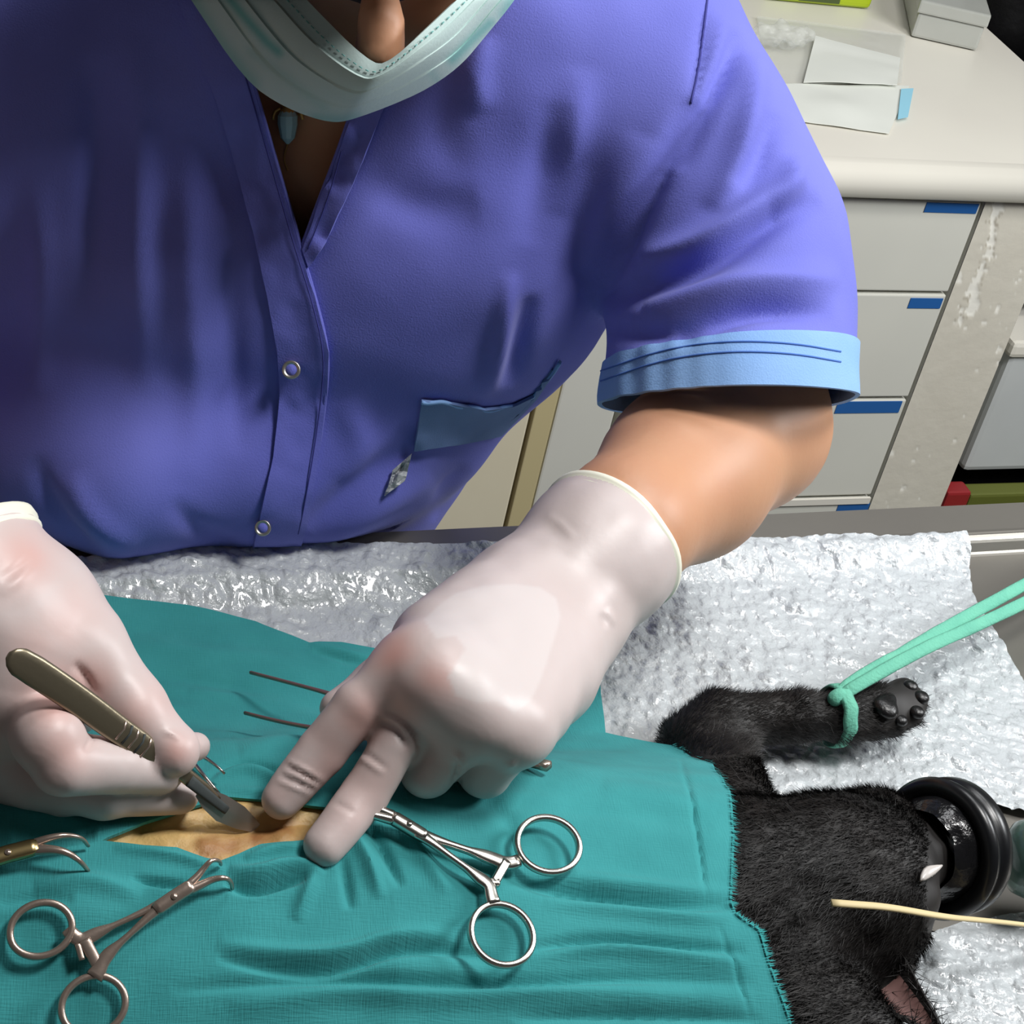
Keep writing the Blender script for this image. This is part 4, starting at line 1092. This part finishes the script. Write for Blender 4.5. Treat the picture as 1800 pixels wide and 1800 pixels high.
# sleeve hem, and the seam of the light cuff
selS = lambda f: 1022 < fpix(f)[0] < 1560 and 500 < fpix(f)[1] < 1150
ph, nh = cut(D(1078, 716, .812), D(1462, 707, .812), D(1285, 687, .763), selS)
pc, nc = cut(D(1046, 642, .818), D(1482, 608, .818), D(1290, 588, .768), selS)
low = Vector(D(1272, 860, .785))
sh_ = (low - ph).dot(nh) > 0; sc_ = (low - pc).dot(nc) > 0
bmesh.ops.delete(bm, geom=[f for f in bm.faces if selS(f) and ((f.calc_center_median() - ph).dot(nh) > 0) == sh_], context='FACES')
cuff_f = [f for f in bm.faces if selS(f) and ((f.calc_center_median() - pc).dot(nc) > 0) == sc_]
vi = {}; CVt = []; CFc = []
for f in cuff_f:
    ids = []
    for v_ in f.verts:
        if v_ not in vi: vi[v_] = len(CVt); CVt.append(np.array(v_.co))
        ids.append(vi[v_])
    CFc.append(ids)
bmesh.ops.delete(bm, geom=cuff_f, context='FACES')
bmesh.ops.delete(bm, geom=[v_ for v_ in bm.verts if not v_.link_faces], context='VERTS')
bm.to_mesh(me); bm.free()
shirt = link('scrub_top', me, MT['shirt'], person); solid(shirt, .0016, -1, 85)
cme = bpy.data.meshes.new('sleeve_cuff')
CVt = np.array(CVt); ax0 = np.array(D(1278, 660, .815)); sax = nrm(np.array(D(1272, 860, .785)) - np.array(D(1282, 560, .833)))
rel = CVt - ax0; rad = rel - (rel @ sax)[:, None] * sax; rn = rad / np.linalg.norm(rad, axis=1, keepdims=True)
U, Wp = pix(CVt)
CVt = CVt + rn * (.0014 + .0006 * np.sin(U / 7.5) * np.clip((1300 - U) / 180, .0, 1) * np.clip((716 - Wp) / 20, 0, 1))[:, None]
cme.from_pydata(CVt.tolist(), [], CFc); cme.update()
cuff_o = link('sleeve_cuff', cme, MT['shirtlight'], shirt); solid(cuff_o, .002, -1); cuff_o['label'] = 'sky blue sleeve cuff'
SB = BVHTree.FromObject(shirt, bpy.context.evaluated_depsgraph_get())
CB = BVHTree.FromObject(cuff_o, bpy.context.evaluated_depsgraph_get())
def onto(u, v, bv, lift, fallback=None):
    d = Vector(ray(float(u), float(v))).normalized(); h = bv.ray_cast(camv, d)
    if h[0] is None: return fallback
    return np.array(h[0] - d * lift)
def patch(name, sides, n, m_, bv, lift, mt, parent, th=.0012, ripple=0.0):
    P = coons(*sides, n, m_); V = []; last = None
    for j in range(m_):
        last = None
        for i in range(n):
            p = onto(P[i, j, 0], P[i, j, 1], bv, lift)
            if p is None: p = at_depth(P[i, j], last)
            last = p; V.append(p)
    V = np.array(V).reshape(m_, n, 3).transpose(1, 0, 2).reshape(-1, 3)
    if ripple: V = V + noise3(V, 150, 8)[:, None] * ripple * -FW
    o = mesh(name, V, gridfaces(n, m_), mt, parent); solid(o, th, 1 if False else -1); return o
def at_depth(uv, last):
    dep = (last - CAM) @ FW if last is not None else .86
    return atd(float(uv[0]), float(uv[1]), dep)
def seam(name, pts, bv, mt, parent, r=.00045, lift=.0002, n=60):
    P = smooth_poly(pts, n, 2); out = [onto(u, v, bv, lift) for u, v in P]; out = [o for o in out if o is not None]
    if len(out) > 4:
        V, Fc = sweep(out, r, r, -FW, 6); return mesh(name, V, Fc, mt, parent)
# front band lapping right over left, and the facing of the other neck edge
edge = [(388, -40), (436, 120), (451, 170), (488, 300), (527, 436), (555, 520), (579, 618), (575, 690), (560, 800), (536, 930), (520, 990)]
inner = [(300, -40), (360, 120), (380, 170), (415, 290), (450, 430), (470, 520), (488, 618), (492, 690), (480, 800), (452, 930), (436, 990)]
patch('front_band', ([(300, -40), (388, -40)], edge, [(436, 990), (520, 990)], inner), 14, 150, SB, .0009, MT['shirt'], shirt, .0014, .0004)
patch('neck_facing', ([(649, 120), (704, 124)], [(704, 124), (668, 206), (640, 280), (605, 360), (566, 440), (542, 470)], [(532, 438), (542, 470)], [(649, 120), (619, 200), (590, 282), (562, 355), (532, 438)]), 10, 70, SB, .0010, MT['shirt'], shirt, .0012, .0012)
for pts in ([(437, 118), (452, 172), (490, 304), (528, 437), (553, 521), (577, 617), (573, 690), (558, 800), (534, 930), (520, 985)], [(616, 204), (590, 278), (560, 355), (530, 438)]):
    seam('rolled_edge', pts, SB, MT['shirt'], shirt, .0010, .0010 if len(pts) > 5 else .0004, 90)
seam('stitch_line', [(q[0] - 9, q[1]) for q in edge], SB, MT['stitch'], shirt, .00030, .0034)
seam('stitch_line', [(600, 266), (577, 350), (541, 438)], SB, MT['stitch'], shirt, .00028, .0030)
seam('armhole_seam', [(1244, -10), (1236, 60), (1226, 130), (1214, 182)], SB, MT['stitch'], shirt, .0006, .0)
for off_ in (12, 30):
    seam('cuff_stitch', [(1056, 640 + off_), (1150, 607 + off_), (1230, 592 + off_), (1310, 587 + off_), (1400, 592 + off_), (1478, 606 + off_)], CB, MT['stitchblue'], cuff_o, .0004, .0002)
# snap buttons
for (u, v, r) in [(512, 650, .0040), (462, 928, .0036)]:
    c = onto(u, v, SB, .0062)
    nn = -FW
    V, Fc = lathe([(0, r * .55), (.0004, r * .62), (.0008, r * .78), (.0009, r * .92), (.0004, r), (-.0008, r)], c, nn, 32)
    so_ = mesh('snap_button', V, Fc, MT['steel'], shirt); so_['label'] = 'pale metal snap ring'
    V, Fc = lathe([(.0004, .0001), (.0004, r * .6), (0, r * .62)], c, nn, 24); mesh('button_centre', V, Fc, MT['shirt'], so_)
# chest pocket in a paler blue
ptop = [(741, 702), (790, 706), (852, 717), (902, 711), (945, 690), (984, 632)]
patch('pocket', (ptop, [(984, 632), (940, 700), (878, 764)], [(727, 790), (800, 780), (878, 764)], [(741, 702), (727, 790)]), 36, 14, SB, .0022, MT['pocket'], shirt, .0014, .0006)['label'] = 'slate blue hip pocket'
seam('pocket_trim', [(u, v + 4 + 2.5 * math.sin(u / 9)) for u, v in poly_at(ptop, 24)], SB, MT['shirtlight'], shirt, .0010, .0036, 80)
seam('stitch_line', [(758, 708), (745, 788)], SB, MT['stitch'], shirt, .0003, .0027)
seam('stitch_line', [(730, 774), (800, 764), (880, 748)], SB, MT['stitch'], shirt, .0003, .0027)
tg = [(724, 797), (712, 846), (676, 872), (690, 826)]
V = np.array([onto(u, v, SB, .003) for u, v in tg]); g = []
for i in range(7):
    for j in range(5):
        s, t = i / 6, j / 4; g.append((V[0] * (1 - s) + V[1] * s) * (1 - t) + (V[3] * (1 - s) + V[2] * s) * t)
g = np.array(g) - FW * (.0015 * noise3(np.array(g), 400, 1))[:, None]
o = mesh('plastic_tag', g, gridfaces(7, 5), MT['foil'], shirt, False); solid(o, .0005); o['label'] = 'crumpled clear plastic tag'

# --- trousers and shoes, below the table
tr = Body()
for s in (-1, 1):
    h0 = HIP + TX * (.062 * s); tr.limb([h0 + [0, 0, .80], h0 + [0, 0, .40], h0 + [0, 0, FLOOR + .07]], [.074, .060, .05], .03)
tr.limb([HIP + [0, 0, .74], HIP + [0, 0, .86]], [.085, .08], .05)
V, Fc = tr.net(.008); mesh('trousers', V, Fc, MT['shirt'], person)
for s in (-1, 1):
    h0 = HIP + TX * (.07 * s) + np.array([0, 0, FLOOR])
    V, Fc = Body().limb([h0 + TY * .05 + [0, 0, .035], h0 - TY * .12 + [0, 0, .028]], [.036, .034], .01).limb([h0 + [0, 0, .08], h0 + [0, 0, .03]], [.045, .04], .01).net(.006)
    V[:, 2] = np.maximum(V[:, 2], FLOOR + .001); mesh('shoe', V, Fc, MT['grey'], person)

# --- face mask
mt_ = [(420, -120), (540, 0), (648, 111), (684, 113), (802, 0), (935, -120)]
mb_ = [(262, -120), (300, -55), (336, 0), (430, 142), (500, 190), (580, 218), (625, 210), (740, 163), (805, 122), (856, 60), (906, 0), (975, -110)]
n, m_ = 120, 46
T_, B_ = poly_at(mt_, n), poly_at(mb_, n)
T_ = np.stack([np.interp(np.linspace(0, 1, n), np.linspace(0, 1, 400), smooth_poly(mt_, 400, 2)[:, k]) for k in (0, 1)], 1)
B_ = smooth_poly(mb_, n, 2)
V = []; tl = []
for i in range(n):
    s = i / (n - 1); c = abs(2 * s - 1)
    for j in range(m_):
        t = j / (m_ - 1)
        u, v = T_[i] * (1 - t) + B_[i] * t
        d = (.752 + .11 * c ** 1.7) * (1 - t) + (.775 + .085 * c ** 1.5) * t - .014 * math.sin(math.pi * t) * (1 - c ** 2)
        x = t * 4.0                       # pleats: saw-tooth steps
        if 0.22 < t < .97: d -= .0030 * (1 - (x % 1.0)) * (1 - .6 * c ** 3) * (0.6 + .4 * math.sin(7 * s + 2 * t))
        V.append(D(u, v, d)); tl.append(t)
V = np.array(V); V = V + FW * (.0011 * noise3(V, 55, 4))[:, None]
fm = mesh('face_mask', V, gridfaces(n, m_), tint_by_attr(MT['maskwhite'], 'teal', (104, 176, 172)), person); solid(fm, .0009, 1)
U, Wp = pix(V)
a = np.zeros(len(V))
for pts, w_, s_ in [([(380, -30), (430, 30), (470, 75), (490, 92)], 9, .9), ([(336, 0), (370, 55), (410, 110), (440, 146)], 17, .55), ([(862, 40), (830, 70), (795, 105)], 10, .75), ([(906, -10), (890, 25)], 16, .7), ([(555, 208), (600, 212), (625, 208)], 12, .5), ([(440, 90), (520, 150), (570, 190)], 10, .25), ([(760, 130), (775, 150)], 8, .3)]:
    dd, t, sd = seg_dist(U, Wp, pts); a = np.maximum(a, s_ * np.exp(-(dd / w_) ** 2))
attr(fm, 'teal', np.clip(a, 0, 1))
for pts in ([D(300, -60, .845), D(340, -120, .885), D(385, -110, .90)], [D(960, -100, .845), D(945, -130, .885), D(915, -120, .90)]):
    V, Fc = sweep(smooth_poly(pts, 16), .0012, .0008, -FW, 8); mesh('ear_loop', V, Fc, MT['maskwhite'], fm)

GM = np.array([[v.co[k] for k in range(3)] for v in fm.data.vertices]).reshape(n, m_, 3)
bm_ = MB()
for i in range(8, n - 10, 2):
    P = GM[i:i + 2, 7] - FW * .0007
    bm_.add(sweep(P, .00022, .00022, -FW, 5))
so_ = bm_.build('seam_stitches', MT['maskteal'], fm); so_['kind'] = 'stuff'
# --- necklace
nk = empty('necklace', onto(505, 205, BV, .002), 'fine chain necklace with a pale blue drop pendant at the open collar', 'necklace')
ch = []
for u, v in smooth_poly([(472, 128), (484, 162), (500, 196), (530, 204), (552, 196)], 50):
    p = onto(u, v, BV, .0012)
    if p is not None: ch.append(p)
V, Fc = sweep(ch, .0004, .0004, -FW, 6); mesh('chain', V, Fc, MT['gold'], nk)
ch = [onto(u, v, BV, .001) for u, v in smooth_poly([(508, 236), (505, 255), (498, 280), (506, 300)], 24)]
V, Fc = sweep(ch, .0003, .0003, -FW, 6); mesh('chain', V, Fc, MT['gold'], nk)
pc_ = onto(506, 208, BV, .005); dn = nrm(np.array(onto(506, 235, BV, .005)) - pc_)
V, Fc = lathe([(-.0038, .0006), (-.003, .0030), (-.001, .0042), (.0025, .0042), (.0080, .0030), (.0105, .0006)], pc_, dn, 10); mesh('gem', V, Fc, MT['gem'], nk, False)['label'] = 'pale blue faceted drop'
V, Fc = lathe([(-.0055, .0005), (-.005, .0014), (-.003, .0030), (-.0018, .0034), (-.0018, .0030)], pc_, dn, 14); mesh('setting', V, Fc, MT['gold'], nk)
for s in (-1, 1):
    V, Fc = sweep(smooth_poly([pc_ + RT * .003 * s - dn * .004, pc_ + RT * .0055 * s - dn * .003, pc_ + RT * .0062 * s + dn * .0005], 10), .0007, .0006, -FW, 6); mesh('prong', V, Fc, MT['gold'], nk)

# --- gloves
def glove(B, h, ridges, flush, loose, cuff):
    V, Fc = B.net(h); V = relax(V, Fc, 1)
    keep = ((V[Fc].mean(1) - cuff[0]) @ nrm(cuff[1])) < .0005; Fc = Fc[keep]; us, inv = np.unique(Fc, return_inverse=True); V = V[us]; Fc = inv.reshape(Fc.shape)
    N = vnormals(V, Fc)
    V = V + N * (.00016 * noise3(V, 120, 3) + .00022 * noise3(V, 45, 4))[:, None]
    V = ridge(V, N, ridges)
    o = mesh('glove', V, Fc, MT['glove'], person)
    U, Wp = pix(V); fl = np.zeros(len(V))
    for u, v, r, s_ in flush: fl = np.maximum(fl, s_ * np.exp(-(((U - u) ** 2 + (Wp - v) ** 2) / r ** 2)))
    fl = fl * (1 + .25 * noise3(V, 110, 7))
    attr(o, 'flush', np.clip(fl, 0, .9))
    lo = np.zeros(len(V))
    if loose is not None:
        ins = in_poly(U, Wp, loose); dd, t, sd = seg_dist(U, Wp, loose + loose[:1]); lo = np.clip(np.where(ins, dd / 5, 0), 0, 1)
    attr(o, 'loose', lo * .9)
    c, ax, R_, b_, tilt = cuff
    V, Fc = lathe([(-.0030, R_ - .002), (-.0036, R_ + .0008), (-.0022, R_ + .0020), (-.0006, R_ + .0012), (.0008, R_ + .0026), (.0030, R_ + .0026), (.0042, R_ + .0010), (.0030, R_ - .002)], c, ax, 56)
    V = np.array(V); V = V + nrm(ax) * (.0009 * noise3(V, 60, 5))[:, None]
    mesh('rolled_cuff', V, Fc, MT['cuff'], o)['label'] = 'rolled ivory cuff of the glove'
    return o
def A(u, v, z): return at(float(u), float(v), float(z))
tipz = lambda u, v, r: hz(u, v, -.001) + r
L = Body()
WR0, WR1 = D(1085, 938, .724), D(985, 1040, .700)
cax = nrm(WR0 - WR1)
L.limb([WR0 + cax * .02, D(1072, 952, .7205), D(1040, 985, .7125), WR1], [.0272, .0270, .0266, .0255], .012)
mc = [((726, 1186), 1.027, .0116, (920, 1045)), ((768, 1205), 1.031, .0126, (950, 1060)), ((842, 1252), 1.026, .0124, (975, 1085)), ((905, 1280), 1.018, .0124, (990, 1105))]
for (uv, z, r, c0) in mc:
    L.limb([D(c0[0], c0[1], .697), A(uv[0], uv[1], z)], [.0185, r], .012)
L.limb([D(990, 1085, .697), D(955, 1190, .672), A(905, 1280, 1.014)], [.0195, .0165, .0118], .010)
L.limb([D(900, 1060, .690), A(760, 1130, 1.018)], [.018, .014], .012)
L.ball(A(736, 1172, 1.027), .0105, .014).ball(A(778, 1195, 1.031), .0108, .014)
L.limb([A(725, 1215, 1.021), A(800, 1270, 1.018)], [.0110, .0110], .010)
# thumb tucked under
L.limb([D(890, 1040, .70), A(760, 1130, 1.002), A(665, 1205, .996), A(598, 1245, .993)], [.016, .0120, .0090, .0072], .004)
# index
L.limb([A(718, 1186, 1.026), A(632, 1240, 1.019)], [.0112, .0086], .006)
L.limb([A(632, 1240, 1.019), A(568, 1320, 1.004), A(494, 1406, tipz(494, 1406, .0066))], [.0086, .0082, .0067], .0010)
# middle
L.limb([A(745, 1225, 1.022), A(694, 1310, 1.0115)], [.0098, .0080], .003)
L.limb([A(694, 1310, 1.0115), A(642, 1396, .999), A(570, 1486, tipz(570, 1486, .0069))], [.0081, .0081, .0069], .0008)
# ring and little, curled in
L.limb([A(842, 1252, 1.026), A(752, 1354, .9985)], [.0115, .0094], .003)
L.limb([A(752, 1354, .9985), A(790, 1335, .984)], [.0094, .007], .001)
L.limb([A(905, 1280, 1.018), A(852, 1354, .996)], [.0110, .0093], .0014)
L.limb([A(852, 1354, .996), A(880, 1330, .983)], [.0093, .007], .001)
glove(L, .00115,
      [([(503, 1335), (538, 1353), (572, 1376)], .0007, 4.5), ([(496, 1353), (530, 1368), (562, 1385)], .0007, 4), ([(484, 1370), (515, 1384), (550, 1398)], .0006, 4), ([(500, 1345), (533, 1361), (566, 1380)], -.0006, 4), ([(490, 1362), (522, 1376), (555, 1391)], -.0005, 4),
       ([(632, 1318), (655, 1333), (682, 1354)], -.0005, 5), ([(626, 1326), (650, 1343), (676, 1362)], .0006, 5), ([(580, 1408), (600, 1415), (625, 1432)], -.0004, 5),
       ([(664, 1256), (688, 1262), (708, 1274), (724, 1298), (729, 1330)], .0016, 6), ([(664, 1272), (688, 1278), (704, 1290), (712, 1316)], -.0013, 6),
       ([(795, 1322), (808, 1330), (815, 1344), (805, 1366)], .0013, 6), ([(802, 1340), (803, 1362), (801, 1395)], -.0020, 6), ([(890, 1345), (900, 1345), (905, 1338)], .0008, 5),
       ([(1066, 1070), (1074, 1084), (1078, 1100)], .0006, 6), ([(1056, 1078), (1063, 1090), (1066, 1104)], -.0006, 6), ([(960, 905), (990, 925), (1010, 950)], .0004, 8)],
      [(690, 1140, 45, .75), (765, 1195, 42, .7), (640, 1265, 50, .6), (570, 1330, 60, .45), (715, 1235, 50, .45), (770, 1330, 60, .35), (850, 1340, 50, .3), (640, 1400, 80, .3), (490, 1400, 40, .25)],
      [(742, 1088), (770, 1062), (800, 1040), (850, 1027), (905, 1024), (950, 1030), (980, 1050), (988, 1085), (975, 1130), (955, 1190), (935, 1235), (905, 1255), (872, 1235), (840, 1238), (800, 1225), (785, 1190), (815, 1140), (800, 1120), (765, 1125)],
      (D(1068, 957, .7195), cax, .0288, 0, 0))
R_ = Body()
W0, W1 = A(-75, 1010, 1.045), A(-20, 1085, 1.038)
R_.limb([W0 + (W0 - W1) * .4, W0, W1], [.0268, .0265, .0245], .012)
R_.limb([W1, A(25, 1160, 1.028), A(5, 1240, 1.020)], [.0250, .0215, .017], .012)
R_.ball(A(80, 1190, 1.012), .017, .010).ball(A(125, 1222, 1.004), .013, .008)
R_.limb([W1, A(62, 1075, 1.035), A(140, 1142, 1.031)], [.021, .0185, .0145], .010)
R_.limb([A(140, 1142, 1.031), A(228, 1240, 1.021), A(300, 1316, 1.0135)], [.0145, .0108, .0082], .004)                 # thumb
R_.ball(A(308, 1320, 1.0130), .0074, .003)
R_.limb([A(305, 1320, 1.010), A(344, 1312, 1.007)], [.0056, .0046], .0008)
R_.limb([A(-60, 1280, 1.006), A(20, 1350, .997), A(110, 1388, .994)], [.013, .0105, .0085], .004)
R_.limb([A(-80, 1270, 1.003), A(-30, 1330, .995), A(60, 1372, .992)], [.012, .0095, .008], .004)
R_.limb([A(-30, 1265, 1.012), A(60, 1358, 1.000), A(185, 1388, .9975), A(316, 1398, tipz(316, 1398, .0062) + .001)], [.014, .0108, .0090, .0062], .0025)  # middle
R_.limb([A(60, 1255, 1.024), A(84, 1296, 1.027), A(112, 1342, 1.021)], [.0100, .0108, .0096], .0018)                       # forefinger
R_.limb([A(112, 1342, 1.021), A(205, 1346, 1.012), A(286, 1358, 1.0045)], [.0098, .0088, .0066], .0008)
glove(R_, .00115,
      [([(168, 1288), (160, 1305), (150, 1320)], -.0010, 5), ([(128, 1165), (152, 1190), (168, 1225)], -.0016, 8),
       ([(0, 1020), (30, 1000), (55, 975)], -.0006, 8), ([(0, 1048), (40, 1015), (70, 990)], .0004, 8), ([(285, 1285), (305, 1290), (318, 1300)], .0006, 5)],
      [(30, 990, 60, .7), (90, 1230, 70, .65), (110, 1320, 60, .55), (250, 1250, 60, .45), (310, 1320, 34, .8), (160, 1200, 50, .6), (120, 1090, 60, .35), (60, 1140, 60, .3)],
      None, (A(-78, 1003, 1.0455), nrm(W0 - W1), .0282, 0, 0))
